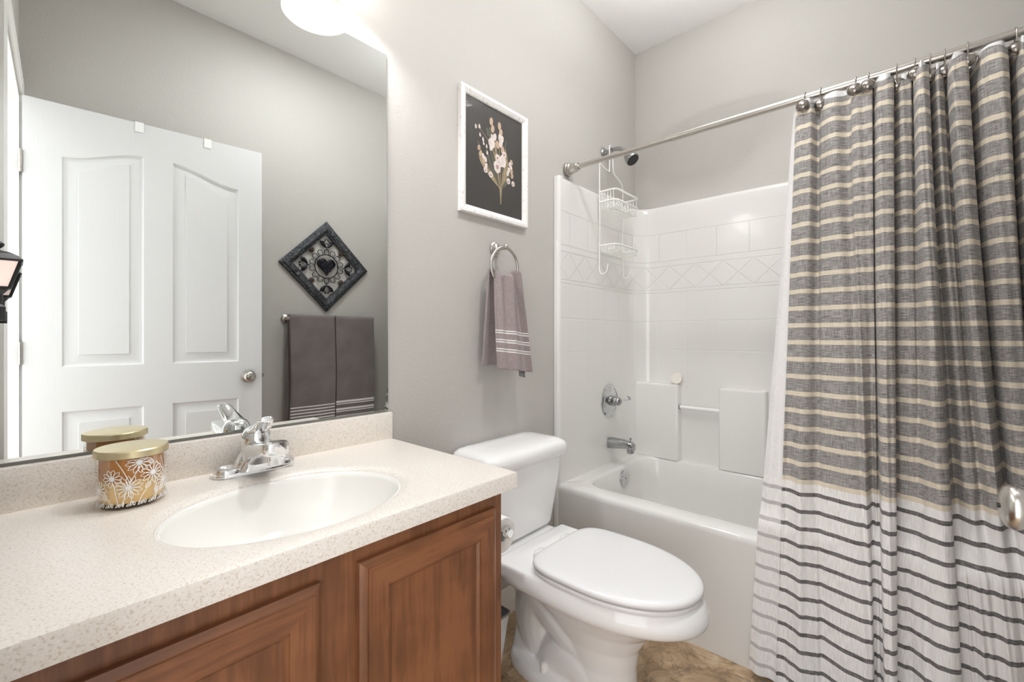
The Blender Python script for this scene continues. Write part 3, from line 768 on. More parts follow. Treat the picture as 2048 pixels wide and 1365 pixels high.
for u, v, r_ in ((.33, .38, .010), (.42, .355, .011), (.74, .355, .011), (.83, .345, .010), (.66, .60, .012), (.54, .545, .012)): blob(u, v, r_, r_ * 1.1, 0, 1); blob(u, v - .005, r_ * .45, r_ * .4, 0, 2)
for du, dv in ((-.03, .01), (.03, .012), (0, .03), (-.018, -.02), (.02, -.018)): blob(.63 + du, .525 + dv, .012, .015, du * 8, 1)
for du, dv in ((-.028, .012), (.028, .012), (0, .03), (-.02, -.018), (.022, -.018), (0, -.03)): blob(.535 + du, .455 + dv, .0115, .014, du * 6, 1)
blob(.535, .452, .0075, .009, 0, 2); blob(.535, .452, .003, .004, 0, 3)
for u, v in ((.36, .765), (.41, .755), (.40, .72), (.37, .73)): blob(u, v, .007, .009, 0, 5)
obj('print', b, [M['printbg'], M['petal'], M['petalpink'], M['petaltan'], M['stemink'], M['leafink']], t, smooth=0)
b = B(); vs = [b.verts.new(p) for p in ((PX0 + .0275, -.0105, PZ0 + .0275), (PX1 - .0275, -.0105, PZ0 + .0275), (PX1 - .0275, -.0105, PZ1 - .0275), (PX0 + .0275, -.0105, PZ1 - .0275))]; b.faces.new(vs)
obj('glazing', b, M['pglass'], t, smooth=0)

# ------------------------------------------------------------------ towel ring and hand towel
RX, RY, RZ, RR = 1.242, -0.058, 1.372, 0.074
t = thing('towel_ring', 'brushed nickel towel ring on the wall under the framed picture', 'towel ring', (1.246, -.001, 1.44))
b = B(); lathe(b, [(.027, .001), (.027, .005), (.024, .008), (.021, .009), (.020, .014), (.012, .017), (.0085, .022), (.0085, .050), (.010, .054), (.010, .064), (.006, .067), (0, .067)], (1.246, 0, 1.448), (0, -1, 0), 28)
obj('wall_post', b, M['nickel'], t)
b = B(); tube(b, [(RX + RR * math.sin(2 * PI * k / 56), RY, RZ + RR * math.cos(2 * PI * k / 56)) for k in range(56)], .0058, 12, closed=True)
obj('ring', b, M['nickel'], t)

def cloth_grid(bm, rows, uvl=None, mi=None):
    R_ = [[bm.verts.new(p) for p in r] for r in rows]
    for j, (a, c) in enumerate(zip(R_, R_[1:])):
        for i in range(len(a) - 1):
            f = bm.faces.new((a[i], a[i + 1], c[i + 1], c[i]))
            if mi: f.material_index = mi(j, i)
    return R_
t = thing('hand_towel', 'mauve hand towel with white stripes hanging from the towel ring', 'towel', (RX, RY, .985))
def towel_rows(front):
    rows = []; NR, NCc = 80, 44
    for j in range(NR + 1):
        s = j / NR
        row = []
        for i in range(NCc + 1):
            u = i / NCc - .5
            spread = .5 + .5 * (1 - math.exp(-s * 3.2))
            if front:
                xc = RX + .002 + .012 * s; w = .118 + (.180 - .118) * spread * s ** .6
                z = 1.3265 - s * .335 - .022 * (u + .5) * s
                yb = RY - .017 - .028 * s
                amp = .014 * (1 - .35 * s); y = yb - amp * math.cos(u * 9.5 + .5) - .009 * math.cos(u * 21 + 1) * (1 - .45 * s)
            else:
                xc = RX - .018 - .004 * s; w = .115 + .03 * s ** .6
                z = 1.3265 - s * .325
                y = RY + .016 + .012 * s - .009 * math.cos(u * 11) * (1 - s * .5)
            # gathered top runs along the ring's lower arc
            arc = RZ - math.sqrt(max(RR ** 2 - min(abs(u * .112), RR) ** 2, 0)) - (RZ - RR)
            z += (arc + .0) * max(0, 1 - s * 4)
            row.append((xc + u * w, y, z))
        rows.append(row)
    return rows
fr_, bk_ = towel_rows(True), towel_rows(False)
top = []
for k in range(1, 6):
    a = PI * k / 6
    top.append([(p.x * (1 - k / 6) + q_.x * k / 6, (p.y + q_.y) / 2 + (q_.y - p.y) / 2 * -math.cos(a) , (p.z + q_.z) / 2 + .011 * math.sin(a)) for p, q_ in ((Vector(f_), Vector(g_)) for f_, g_ in zip(fr_[0], bk_[0]))])
rows = fr_[::-1] + top + bk_
def stripe_idx(j, i):
    s = 1 - j / 80
    return 1 if any(abs(s - c) < .0075 for c in (.583, .617, .683, .717, .783, .817)) and j < 80 else 0
b = B(); cloth_grid(b, rows, mi=stripe_idx)
obj('terry_cloth', b, [M['handtowel'], M['towelband']], t, smooth=180, mods=[('SOLIDIFY', dict(thickness=0.007, offset=0.0))])
b = B(); p = fr_[-1][38]; q_ = fr_[-1][28]
vs = [b.verts.new(v) for v in ((q_[0], q_[1] + .004, q_[2] + .012), (p[0], p[1] + .004, p[2] + .012), (p[0] + .002, p[1] + .002, p[2] - .024), (q_[0] + .002, q_[1] + .002, q_[2] - .020))]; b.faces.new(vs)
obj('care_tag', b, M['tag'], t, smooth=0, mods=[('SOLIDIFY', dict(thickness=0.0012))], label='grey care label')

# ------------------------------------------------------------------ towel bar, bath towels, diamond plaque on the opposite wall
BZ, BYY = 1.212, YW + .068
t = thing('towel_bar', 'nickel towel bar holding two bath towels, seen in mirror', 'towel bar', (1.30, YW, BZ))
b = B(); tube(b, [(1.045, BYY, BZ), (1.56, BYY, BZ)], .0078, 14); obj('bar', b, M['nickel'], t)
for x in (1.052, 1.553):
    b = B(); lathe(b, [(.025, .001), (.025, .006), (.021, .010), (.012, .014), (.0095, .02), (.0095, .060), (.0125, .064), (.0125, .080), (.007, .083), (0, .083)], (x, YW, BZ), (0, 1, 0), 28); obj('wall_post', b, M['nickel'], t)
def bath_towel(x0, x1, zb_front, zb_back, back_shift, stripes, label):
    t = thing('bath_towel', label, 'towel', ((x0 + x1) / 2, BYY, zb_front), 'bath towels on the towel bar')
    NC_, NR = 30, 110
    def col(z, u, fr):
        x = x0 + (x1 - x0) * u
        s = (BZ - z) / .65
        return (x + (.004 * math.sin(z * 9) if fr else back_shift * s), 0, z)
    rows = []
    zf = [zb_front + (BZ + .006 - zb_front) * j / NR for j in range(NR + 1)]
    for z in zf: rows.append([(col(z, i / NC_, 1)[0], BYY + .018 + .0035 * math.sin(i / NC_ * 7 + z * 5) * (BZ - z) / .6 + .004 * (BZ - z), z) for i in range(NC_ + 1)])
    for k in range(1, 8):
        a = PI * k / 8; rows.append([(x0 + (x1 - x0) * i / NC_, BYY + .018 * math.cos(a), BZ + .006 + .013 * math.sin(a)) for i in range(NC_ + 1)])
    for j in range(NR + 1):
        z = BZ + .006 - (BZ + .006 - zb_back) * j / NR
        rows.append([(col(z, i / NC_, 0)[0], BYY - .018, z) for i in range(NC_ + 1)])
    dz = (BZ + .006 - zb_front) / NR
    b = B(); cloth_grid(b, rows, mi=lambda j, i: 1 if j < NR and any(abs(zb_front + (j + .5) * dz - c) < dz * .55 for c in stripes) else 0)
    obj('terry_cloth', b, [M['towel'], M['towelband']], t, smooth=180, mods=[('SOLIDIFY', dict(thickness=0.011, offset=0.0))])
bath_towel(1.046, 1.309, .565, .545, -.022, (.697, .682, .662, .647, .628, .613), 'taupe bath towel on the bar, the one nearer the open door')
bath_towel(1.317, 1.574, .585, .565, .010, (.706, .691, .660, .645, .618, .603), 'taupe bath towel on the bar, the one farther from the open door')

DC, DR = (1.292, YW + .002, 1.541), .279
t = thing('wall_plaque', 'dark metal diamond plaque with openwork heart, above the bath towels', 'wall decor', DC)
c45 = math.sqrt(.5)
def dp(u, v, d): # u,v in the plaque's own square axes rotated 45 deg
    return (DC[0] + (u - v) * c45, DC[1] + d, DC[2] + (u + v) * c45)
def dq(x, z, d): return (DC[0] + x, DC[1] + d, DC[2] + z)
HS = DR * c45
b = B(); prof = [(0.0, 0.0), (0.0, .012), (.006, .016), (.012, .017), (.018, .024), (.030, .027), (.042, .023), (.048, .016), (.053, .016), (.055, .012), (.055, 0.0)]
rings = [[dp(sx * (HS - i), sy * (HS - i), d) for sx, sy in ((-1, -1), (1, -1), (1, 1), (-1, 1))] for i, d in prof]
loft(b, rings, False, False)
plq = mat('dark_hammered_metal', srgb(78, 80, 84), 0.30, 0.85, bump=1.0, bscale=95, dist=0.010, var=0.6, vscale=60)
obj('frame', b, plq, t, smooth=25)
blk = mat('dark_cast_metal', srgb(34, 35, 40), 0.35, 0.7)
b = B(); RI, RO = .073, .106
tube(b, [dq(RI * math.cos(2 * PI * k / 60), RI * math.sin(2 * PI * k / 60), .010) for k in range(60)], .0032, 8, closed=True)
NS = 14
for k in range(NS):
    a0, a1 = 2 * PI * k / NS, 2 * PI * (k + 1) / NS
    pts = [dq((RI + .001) * math.cos(a0 + .06), (RI + .001) * math.sin(a0 + .06), .010)]
    for q_ in range(7):
        a = a0 + .06 + (a1 - a0 - .12) * q_ / 6; r_ = RO - .010 + .012 * math.sin(PI * q_ / 6); pts.append(dq(r_ * math.cos(a), r_ * math.sin(a), .010))
    pts.append(dq((RI + .001) * math.cos(a1 - .06), (RI + .001) * math.sin(a1 - .06), .010))
    tube(b, pts, .0022, 6)
obj('scalloped_ring', b, blk, t)
b = B(); hp = []
for k in range(48):
    a = 2 * PI * k / 48; hp.append((.0036 * 16 * math.sin(a) ** 3, .0036 * (13 * math.cos(a) - 5 * math.cos(2 * a) - 2 * math.cos(3 * a) - math.cos(4 * a)) + .004))
loft(b, [[dq(x * f, .004 + (z - .004) * f, d) for x, z in hp] for f, d in ((1, .004), (1, .012), (.93, .017), (.8, .020), (.4, .023))])
for s in (1, -1):
    for (cx_, cz_, r0, turn) in ((.026, .024, .020, 1.6), (.024, -.004, .013, 1.3), (.012, -.030, .010, 1.2)):
        pts = [dq(s * (cx_ + r0 * (1 - k / 26 * .85) * math.cos(k / 26 * turn * 2 * PI)), cz_ + r0 * (1 - k / 26 * .85) * math.sin(k / 26 * turn * 2 * PI), .0215) for k in range(27)]
        tube(b, pts, .0026, 6)
tube(b, [dq(x * .9, .004 + (z - .004) * .9, .0185) for x, z in hp], .003, 6, closed=True)
obj('heart', b, blk, t)
for k in range(4):
    ang = PI / 2 * k
    def rot(x, z): return (x * math.cos(ang) - z * math.sin(ang), x * math.sin(ang) + z * math.cos(ang))
    b = B()
    tube(b, [dq(*rot(0, RO - .004), .010), dq(*rot(0, RO + .016), .010)], .003, 6)
    for s in (1, -1):
        for j in range(6):
            a = .35 + j * .24; bx0 = s * (.005 + .014 * j / 5); bz0 = RO + .012 + .034 * j / 5
            L_ = .044 - .004 * j
            p0 = rot(bx0, bz0); pm = rot(bx0 + s * L_ * .55 * math.sin(a + .5), bz0 + L_ * .55 * math.cos(a + .5)); p1 = rot(bx0 + s * L_ * math.sin(a * .8 + .2), bz0 + L_ * math.cos(a * .8 + .2))
            tube(b, catmull([dq(*p0, .010), dq(*pm, .013), dq(*p1, .010)], 4), [.004, .0055, .0065, .007, .007, .0062, .005, .0035, .0012], 6)
        pts = [rot(s * (.001 + .018 * math.sin(q_ * .45)), RO + .014 + .048 * q_ / 7) for q_ in range(8)]
        pts += [rot(s * (.001 + .010 - .003 * q_), RO + .060 - .004 * q_) for q_ in range(3)]
        tube(b, [dq(*p, .011) for p in pts], .0032, 6)
    obj('leaf_scroll', b, blk, t)
    a = PI / 4 + ang; rx, rz = .131 * math.cos(a), .131 * math.sin(a)
    b = B()
    for j in range(12):
        a2 = 2 * PI * j / 12; tube(b, [dq(rx + .006 * math.cos(a2), rz + .006 * math.sin(a2), .012), dq(rx + .019 * math.cos(a2), rz + .019 * math.sin(a2), .011)], [.0042, .0015], 6)
    lathe(b, [(.013, 0.004), (.0135, .014), (.009, .018), (0, .019)], dq(rx, rz, 0), (0, 1, 0), 16)
    obj('rosette', b, M['rosette'], t, label='rusty brown studded rosette')

# ------------------------------------------------------------------ toilet
TX = 1.220
t = thing('toilet', 'white porcelain toilet with closed lid between vanity and tub', 'toilet', (TX, -.35, 0))
b = B()
loft(b, [egg(TX, yb, yf, hw, z, eb) for z, yb, yf, hw, eb in ((0.0, -.40, -.605, .100, 2.4), (.02, -.40, -.610, .102, 2.4), (.05, -.40, -.60, .092, 2.4), (.12, -.39, -.60, .084, 2.4), (.18, -.36, -.61, .088, 2.4), (.235, -.30, -.64, .104, 2.6), (.275, -.26, -.69, .124, 3), (.300, -.24, -.735, .146, 3.6), (.314, -.22, -.772, .166, 4.5), (.322, -.205, -.794, .182, 6), (.332, -.20, -.804, .189, 8), (.345, -.20, -.807, .191, 9), (.362, -.20, -.804, .189, 9), (.378, -.20, -.796, .184, 9), (.386, -.202, -.788, .178, 9), (.3885, -.206, -.782, .172, 9))])
loft(b, [rrect(TX - h, TX + h, -.34, y0, .008, z, 8) for z, h, y0 in ((.345, .187, -.205), (.352, .190, -.202), (.385, .188, -.202), (.3885, .183, -.206))])
loft(b, [rrect(TX - h, TX + h, y0, -.045, .03, z, 8) for z, h, y0 in ((.30, .12, -.25), (.33, .145, -.25), (.386, .150, -.25))])
loft(b, [sell(TX, y, z, a, bb, 2.6, 40) for z, y, a, bb in ((.34, -.17, .135, .095), (.31, -.185, .105, .085), (.28, -.20, .088, .070), (.24, -.215, .070, .055), (.14, -.225, .062, .055), (.05, -.235, .085, .075), (0.0, -.25, .10, .08))])
loft(b, [sell(TX, -.340, z, a, bb, 2.7, 48) for z, a, bb in ((0.0, .125, .185), (.022, .125, .185), (.040, .119, .179), (.052, .104, .160))])
tube(b, catmull([(TX, -.50, .11), (TX, -.43, .15), (TX, -.37, .195), (TX, -.31, .235), (TX, -.262, .225), (TX, -.245, .15), (TX, -.27, .06)], 6), [.080 + .014 * math.sin(i / 36 * PI) for i in range(37)], 20)
tube(b, catmull([(TX, -.34, .02), (TX, -.37, .075), (TX, -.43, .088), (TX, -.48, .05)], 6), .098, 20)
obj('bowl', b, M['porcelain'], t, smooth=180, mods=[('REMESH', dict(mode='VOXEL', voxel_size=0.0045, use_smooth_shade=True)), ('SMOOTH', dict(factor=0.5, iterations=4))])
for s in (-1, 1):
    b = B(); lathe(b, [(.0125, 0), (.0125, .012), (.0105, .026), (.008, .029), (0, .030)], (TX + s * .100, -.338, .044), (0, 0, 1), 20); obj('bolt_cap', b, M['plasticwhite'], t)
b = B()
def trect(hw, y0, y1, z, r): return rrect(TX - hw, TX + hw, y0, y1, r, z, 8)
loft(b, [trect(.150, -.165, -.035, .392, .03), trect(.163, -.178, -.028, .396, .035), trect(.172, -.184, -.024, .41, .04), trect(.182, -.192, -.02, .47, .045), trect(.197, -.204, -.016, .58, .045), trect(.205, -.209, -.014, .655, .045)])
obj('tank', b, M['porcelain'], t, smooth=60)
b = B()
loft(b, [trect(.203, -.208, -.014, .6555, .045), trect(.213, -.218, -.011, .657, .045), trect(.220, -.225, -.008, .664, .045), trect(.221, -.226, -.008, .685, .045), trect(.219, -.224, -.009, .698, .045), trect(.213, -.217, -.012, .708, .044), trect(.200, -.202, -.020, .716, .042), trect(.175, -.175, -.035, .721, .040), trect(.11, -.14, -.07, .7225, .03)])
obj('tank_lid', b, M['porcelain'], t, smooth=70)
def lid_ring(z, g): return egg(TX, -.318 - g, -.788 + g, .186 - g, z, 4.6, 2.05, .42)
b = B(); loft(b, [lid_ring(.3885, .006), lid_ring(.390, .002), lid_ring(.396, 0), lid_ring(.4005, .002), lid_ring(.402, .008)]); obj('seat', b, M['seat'], t, smooth=50)
b = B(); loft(b, [lid_ring(.4045, .006), lid_ring(.4055, .001), lid_ring(.411, -.002), lid_ring(.418, -.001), lid_ring(.4225, .004), lid_ring(.4255, .013), lid_ring(.4275, .03), lid_ring(.429, .07), lid_ring(.4295, .12)]); obj('seat_lid', b, M['seat'], t, smooth=60)
for s in (-1, 1):
    b = B(); loft(b, [sell(TX + s * .072, -.302, z, a, bb, 3) for z, a, bb in ((.3872, .026, .016), (.396, .026, .016), (.407, .022, .013), (.411, .012, .008))]); obj('hinge_cap', b, M['seat'], t, smooth=50)

# ------------------------------------------------------------------ toilet paper and bin
t = thing('paper_holder', 'chrome toilet paper holder on the side of the vanity', 'paper holder', (VX1, -.30, .595))
b = B(); lathe(b, [(.024, .0005), (.024, .006), (.012, .010), (.008, .014), (.008, .112)], (VX1, -.285, .595), (1, 0, 0), 24); obj('wall_arm', b, M['chrome'], t)
b = B(); lathe(b, [(.0085, 0), (.0085, .135), (.014, .137), (.014, .149), (.010, .152), (0, .152)], (.862, -.277, .595), (0, -1, 0), 24); obj('spindle', b, M['chrome'], t)
b = B(); lathe(b, [(.016, 0), (.044, 0), (.046, .002), (.046, .098), (.044, .100), (.016, .100), (.016, 0)], (.862, -.305, .583), (0, -1, 0), 48, cap=False)
o = obj('toilet_paper_roll', b, M['paper'], None, (.862, -.305, .583), 40); setprops(o, 'white toilet paper roll on the chrome holder behind the vanity', 'toilet paper')
b = B()
r0, r1 = rrect(.80, .985, -.265, -.075, .012, .002), rrect(.785, 1.012, -.295, -.055, .012, .265)
r2, r3 = rrect(.788, 1.009, -.292, -.058, .011, .265), rrect(.803, .982, -.262, -.078, .011, .006)
loft(b, [r0, r1, r2, r3], True, True)
t = thing('waste_bin', 'small brushed steel waste bin on the floor between vanity and toilet', 'bin', (.89, -.17, 0))
obj('bin_body', b, M['binmetal'], t, smooth=30)
b = B(); loft(b, [rrect(.783, 1.014, -.297, -.053, .013, .262), rrect(.783, 1.014, -.297, -.053, .013, .269), rrect(.788, 1.009, -.292, -.058, .012, .269), rrect(.788, 1.009, -.292, -.058, .012, .262)], False, False); obj('rim', b, M['dnickel'], t, smooth=30)

# ------------------------------------------------------------------ tub and surround
t = thing('tub_shower_surround', 'glossy white one-piece tub and shower surround with tile pattern', 'bathtub', (2.03, -.76, 0))
SXF = 1.742
SX0, SXI, SY0, SY1 = 1.630, 2.403, -.030, -1.490
RZT, RZB = 1.833, .452
RIM = .443
# plan of the inner wall surface: front edge by the mirror wall, round the two corners, to the far front edge
def plan(off=0.0):
    out = []
    r = .11
    y0, y1, xb_ = SY0 - off, SY1 + off, SXI - off
    for k in range(12): out.append((SX0 + .014 + (xb_ - r - SX0 - .014) * k / 11, y0))
    for k in range(1, 10): a = PI / 2 * k / 10; out.append((xb_ - r + r * math.sin(a), y0 - r + r * math.cos(a)))
    for k in range(36): out.append((xb_, y0 - r + (y1 + r - y0 + r) * k / 35))
    for k in range(1, 10): a = PI / 2 * k / 10; out.append((xb_ - r + r * math.cos(a), y1 + r - r * math.sin(a)))
    for k in range(12): out.append((xb_ - r + (SXF + .014 - xb_ + r) * k / 11, y1))
    return out
base = plan()
dists = [0.0]
for p, q_ in zip(base, base[1:]): dists.append(dists[-1] + math.hypot(q_[0] - p[0], q_[1] - p[1]))
# arc-length origin chosen so that along the long wall s equals y
kflat = 12 + 9
s0 = base[kflat][1] + dists[kflat]
b = B(); uvl = b.loops.layers.uv.new('UVMap')
zs = [(RZB - .012, 0.0)] + [(z, 0.0) for z in (.60, .80, 1.0, 1.2, 1.4, 1.6, 1.78)] + [(1.815, 0.0), (1.828, -.004), (1.834, -.012), (1.835, -.0285)]
R_ = [];
for z, off in zs:
    pl = plan(off); R_.append([b.verts.new((x, y, z)) for x, y in pl])
for j, (a, c) in enumerate(zip(R_, R_[1:])):
    for i in range(len(a) - 1):
        f = b.faces.new((a[i], a[i + 1], c[i + 1], c[i]))
        for l, (ii, jj) in zip(f.loops, ((i, j), (i + 1, j), (i + 1, j + 1), (i, j + 1))): l[uvl].uv = (s0 - dists[ii], zs[jj][0])
obj('wall_panel', b, M['surround'], t, smooth=50)
# rounded front columns that close the panel against the walls
for ya, yb, s, SXX, zlo in ((0, SY0, 1, SX0, 0.0), (YW, SY1, -1, SXF, .40)):
    b = B()
    pr = [(SXX, ya - s * .002), (SXX, yb + s * .012), (SXX + .004, yb + s * .003), (SXX + .014, yb), (SXX + .03, yb + s * .0005), (SXX + .03, ya - s * .002)]
    loft(b, [[(x, y, z) for x, y in pr] for z in (zlo, 1.826)] + [[(x + (.004 if x < SXX + .01 else 0), y, 1.835) for x, y in pr]])
    obj('front_flange', b, M['acryl'], t, smooth=50)
# tub: outer apron, rim, basin
b = B()
n_ = 8
def tr(x0, x1, y0, y1, r, z): return rrect(x0, x1, y0, y1, r, z, n_)
YT0, YT1 = SY1 - .006, SY0 + .006      # rim reaches under the wall panels
loft(b, [tr(1.632, 2.41, YT0, YT1, .004, .0), tr(1.632, 2.41, YT0, YT1, .004, .40), tr(1.630, 2.41, YT0, YT1, .006, .415), tr(1.631, 2.41, YT0, YT1, .006, .430), tr(1.637, 2.41, YT0, YT1, .008, .439), tr(1.648, 2.41, YT0, YT1, .010, RIM),
         tr(1.705, 2.365, -1.405, -.095, .10, RIM + .002), tr(1.715, 2.357, -1.397, -.103, .10, RIM - .001), tr(1.722, 2.351, -1.390, -.110, .10, RIM - .010), tr(1.735, 2.340, -1.36, -.118, .10, .34), tr(1.755, 2.325, -1.30, -.135, .10, .18), tr(1.785, 2.30, -1.24, -.155, .10, .10), tr(1.83, 2.25, -1.18, -.21, .09, .075)], True, True)
obj('tub', b, M['acryl'], t, smooth=50)
def ledge(y0, y1, name='soap_ledge'):
    b = B()
    pts0 = lambda i, z: [(2.3495 + i, y0 - 0.0 + i, z), (2.409, y0 + i, z), (2.409, y1 - i, z), (2.3495 + i, y1 - i, z)]
    loft(b, [rrect(2.3495 + i, 2.45, y0 + i, y1 - i, .012, z, 5) for i, z in ((0, .4455), (0, .838), (.002, .846), (.008, .850))])
    # keep the part in front of the wall panel
    for v in b.verts: v.co.x = min(v.co.x, 2.425)
    obj(name, b, M['acryl'], t, smooth=50)
ledge(-.283, -.034); ledge(-.70, -.489)
b = B(); tube(b, [(2.372, -.279, .731), (2.372, -.493, .731)], .010, 16); obj('grab_bar', b, M['plasticwhite'], t, label='white moulded bar between the two ledges')
b = B(); lathe(b, [(.0125, 0), (.0125, .006)], (2.372, -.2835, .731), (0, -1, 0), 16); obj('bar_socket', b, M['dchrome'], t)

# ------------------------------------------------------------------ shower fittings
PYW = SY0
t = thing('shower_valve', 'round chrome shower valve with clear lever handle on surround wall', 'shower valve', (2.08, PYW, .773))
b = B(); lathe(b, [(.085, .0008), (.085, .004), (.080, .008), (.072, .0085), (.068, .006), (.050, .010), (.036, .012), (.030, .013)], (2.08, PYW, .773), (0, -1, 0), 48); obj('escutcheon', b, M['mchrome'], t)
b = B(); lathe(b, [(.027, .012), (.027, .030), (.023, .034), (.023, .052), (.021, .058), (.012, .066), (0, .068)], (2.08, PYW, .773), (0, -1, 0), 32); h_ = obj('handle_hub', b, M['dchrome'], t)
b = B(); pts = catmull([(2.08, PYW - .050, .773), (2.104, PYW - .056, .775), (2.135, PYW - .062, .779), (2.165, PYW - .062, .781)], 5); tube(b, pts, [.013 + .002 * math.sin(i) * 0 - .003 * math.sin(PI * i / 15) + (.003 if i > 9 else 0) for i in range(len(pts))], 16, flat=.8); obj('lever', b, M['acrylic'], h_, smooth=60, label='clear acrylic lever')
t = thing('tub_spout', 'darkened chrome tub spout below the shower valve', 'spout', (2.08, PYW, .555))
b = B()
def sps(y, zc, w, h, e=4): return [(2.08 + w * math.copysign(abs(math.cos(a)) ** (2 / e), math.cos(a)), y, zc + h * math.copysign(abs(math.sin(a)) ** (2 / e), math.sin(a))) for a in (2 * PI * k / 28 for k in range(28))]
loft(b, [sps(PYW - .0008, .553, .027, .027), sps(PYW - .02, .554, .027, .027), sps(PYW - .07, .557, .0245, .023), sps(PYW - .105, .557, .0225, .019), sps(PYW - .128, .552, .021, .020), sps(PYW - .138, .546, .019, .018), sps(PYW - .140, .545, .012, .012)])
lathe(b, [(.018, .012), (.018, -.026), (.0145, -.028), (.0145, -.02), (0, -.02)], (2.08, PYW - .119, .544), (0, 0, 1), 24)
sp = obj('spout_body', b, M['dchrome'], t, smooth=50)
b = B(); lathe(b, [(.0025, 0), (.0025, .012), (.006, .014), (.006, .020), (.003, .022), (0, .022)], (2.08, PYW - .119, .572), (0, 0, 1), 14); obj('diverter_knob', b, M['dchrome'], t)
t = thing('overflow_plate', 'round chrome overflow plate on the inside end of the tub', 'overflow plate', (2.076, -.116, .385))
b = B(); lathe(b, [(.040, 0), (.040, .007), (.037, .011), (.006, .0125), (.005, .010), (0, .010)], (2.076, -.1145, .385), (0, -1, .06), 40); ov = obj('plate', b, M['mchrome'], t)
b = B(); lathe(b, [(.0045, .0105), (.0045, .014), (0, .0145)], (2.076, -.1145, .385), (0, -1, .06), 14); obj('screw', b, M['dnickel'], t)

t = thing('shower_fixture', 'grey metal shower head on a curved arm above the surround', 'shower head', (2.072, 0, 2.072))
b = B(); lathe(b, [(.029, .0008), (.029, .004), (.024, .010), (.014, .014), (.011, .015)], (2.072, 0, 2.072), (0, -1, 0), 32); obj('flange', b, M['dchrome'], t)
b = B(); tube(b, catmull([(2.072, -.010, 2.072), (2.072, -.06, 2.078), (2.070, -.105, 2.066), (2.068, -.136, 2.036)], 7), .0105, 14); obj('arm', b, M['dchrome'], t)
hd = Vector((-.12, -.62, -.78)).normalized(); ho_ = Vector((2.068, -.132, 2.040))
b = B(); lathe(b, [(.012, 0), (.014, .008), (.016, .014), (.024, .022), (.031, .036), (.034, .052), (.0345, .062), (.032, .066), (.030, .0655)], ho_, hd, 36, cap=True); sh = obj('head', b, M['dchrome'], t, smooth=40)
b = B(); lathe(b, [(.0305, .0660), (.030, .0668), (0, .0672)], ho_, hd, 36)
for k in range(3):
    for j in range(6 + 6 * k):
        a = 2 * PI * j / (6 + 6 * k); u_ = hd.cross(V(0, 0, 1)).normalized(); w_ = hd.cross(u_); c_ = ho_ + hd * .0665 + (u_ * math.cos(a) + w_ * math.sin(a)) * (.008 + .0085 * k)
        lathe(b, [(.0016, 0), (.0012, .002), (0, .0022)], c_, hd, 6)
obj('spray_face', b, M['black'], sh, smooth=40, label='dark nozzle face')

# ------------------------------------------------------------------ shower caddy
t = thing('shower_caddy', 'white wire shower caddy with two baskets hanging from shower arm', 'caddy', (2.066, -.05, 1.42))
CXL, CXR, CYB = 1.946, 2.186, -.050
WR = .0030
b = B()
left = [(2.066, -.046, 2.098), (2.052, -.046, 2.092), (2.049, -.047, 2.06), (2.048, -.048, 1.97), (2.040, -.048, 1.958), (1.985, -.048, 1.966), (1.952, -.049, 1.975), (1.946, -.05, 1.955), (CXL, CYB, 1.83), (CXL + .002, CYB, 1.66), (CXL, CYB, 1.56), (CXL - .003, CYB, 1.455), (CXL - .002, CYB - .004, 1.428), (CXL + .002, CYB - .020, 1.418), (CXL + .004, CYB - .038, 1.432), (CXL + .004, CYB - .044, 1.462)]
def mir(p): return (4.132 - p[0], p[1], p[2])
right = [(2.066, -.046, 2.098), (2.080, -.046, 2.092), (2.083, -.047, 2.06), (2.084, -.048, 1.985), (2.10, -.048, 1.958), (2.15, -.049, 1.938), (2.178, -.05, 1.915), (CXR, CYB, 1.88)] + [mir(p) for p in left[8:]]
tube(b, catmull(left, 5), WR, 8); tube(b, catmull(right, 5), WR, 8)
for p in (left[-1], mir(left[-1])): lathe(b, [(0, -.0045), (.0035, -.003), (.0045, 0), (.0035, .003), (0, .0045)], p, (0, 0, 1), 10)
obj('hanger_frame', b, M['wirewhite'], t, smooth=60)
def basket(name, zr, z2, zb_, dep):
    b = B()
    def rail(z, rr, inset=0.0):
        y1 = CYB - dep + inset; x0, x1 = CXL + inset, CXR - inset
        pts = [(x0, CYB, z), (x0, y1 + .022, z), (x0 + .006, y1 + .006, z), (x0 + .022, y1, z), (x1 - .022, y1, z), (x1 - .006, y1 + .006, z), (x1, y1 + .022, z), (x1, CYB, z)]
        tube(b, pts, rr, 8)
    rail(zr, .0048)
    if z2: rail(z2, .0048)
    tube(b, [(CXL, CYB, zr), (CXR, CYB, zr)], WR, 6)
    for k in range(12):  # wires running front to back
        x = CXL + .014 + (CXR - CXL - .028) * k / 11
        tube(b, catmull([(x, CYB - .001, zr), (x, CYB - .002, zb_ + .012), (x, CYB - .012, zb_), (x, CYB - dep + .016, zb_), (x, CYB - dep + .004, zb_ + .012), (x, CYB - dep, zr if not z2 else z2)], 3), .0019, 6)
    for k in range(5):
        y = CYB - .014 - (dep - .028) * k / 4
        tube(b, catmull([(CXL, y, zr), (CXL + .003, y, zb_ + .012), (CXL + .016, y, zb_ - .0025), (CXR - .016, y, zb_ - .0025), (CXR - .003, y, zb_ + .012), (CXR, y, zr)], 3), .0019, 6)
    obj(name, b, M['wirewhite'], t, smooth=60)
basket('basket', 1.828, 1.777, 1.742, .092); basket('soap_basket', 1.559, None, 1.530, .095)

b = B(); lathe(b, [(0, 0), (.028, 0), (.0295, .002), (.0295, .013), (.028, .015), (0, .015)], (2.385, -.268, .8815), (-1, 0, .12), 40)
o = obj('bath_scrubber', b, M['soap'], None, (2.385, -.268, .852), 40); setprops(o, 'round cream scrub disc leaning on the ledge beside the grab bar', 'scrubber')

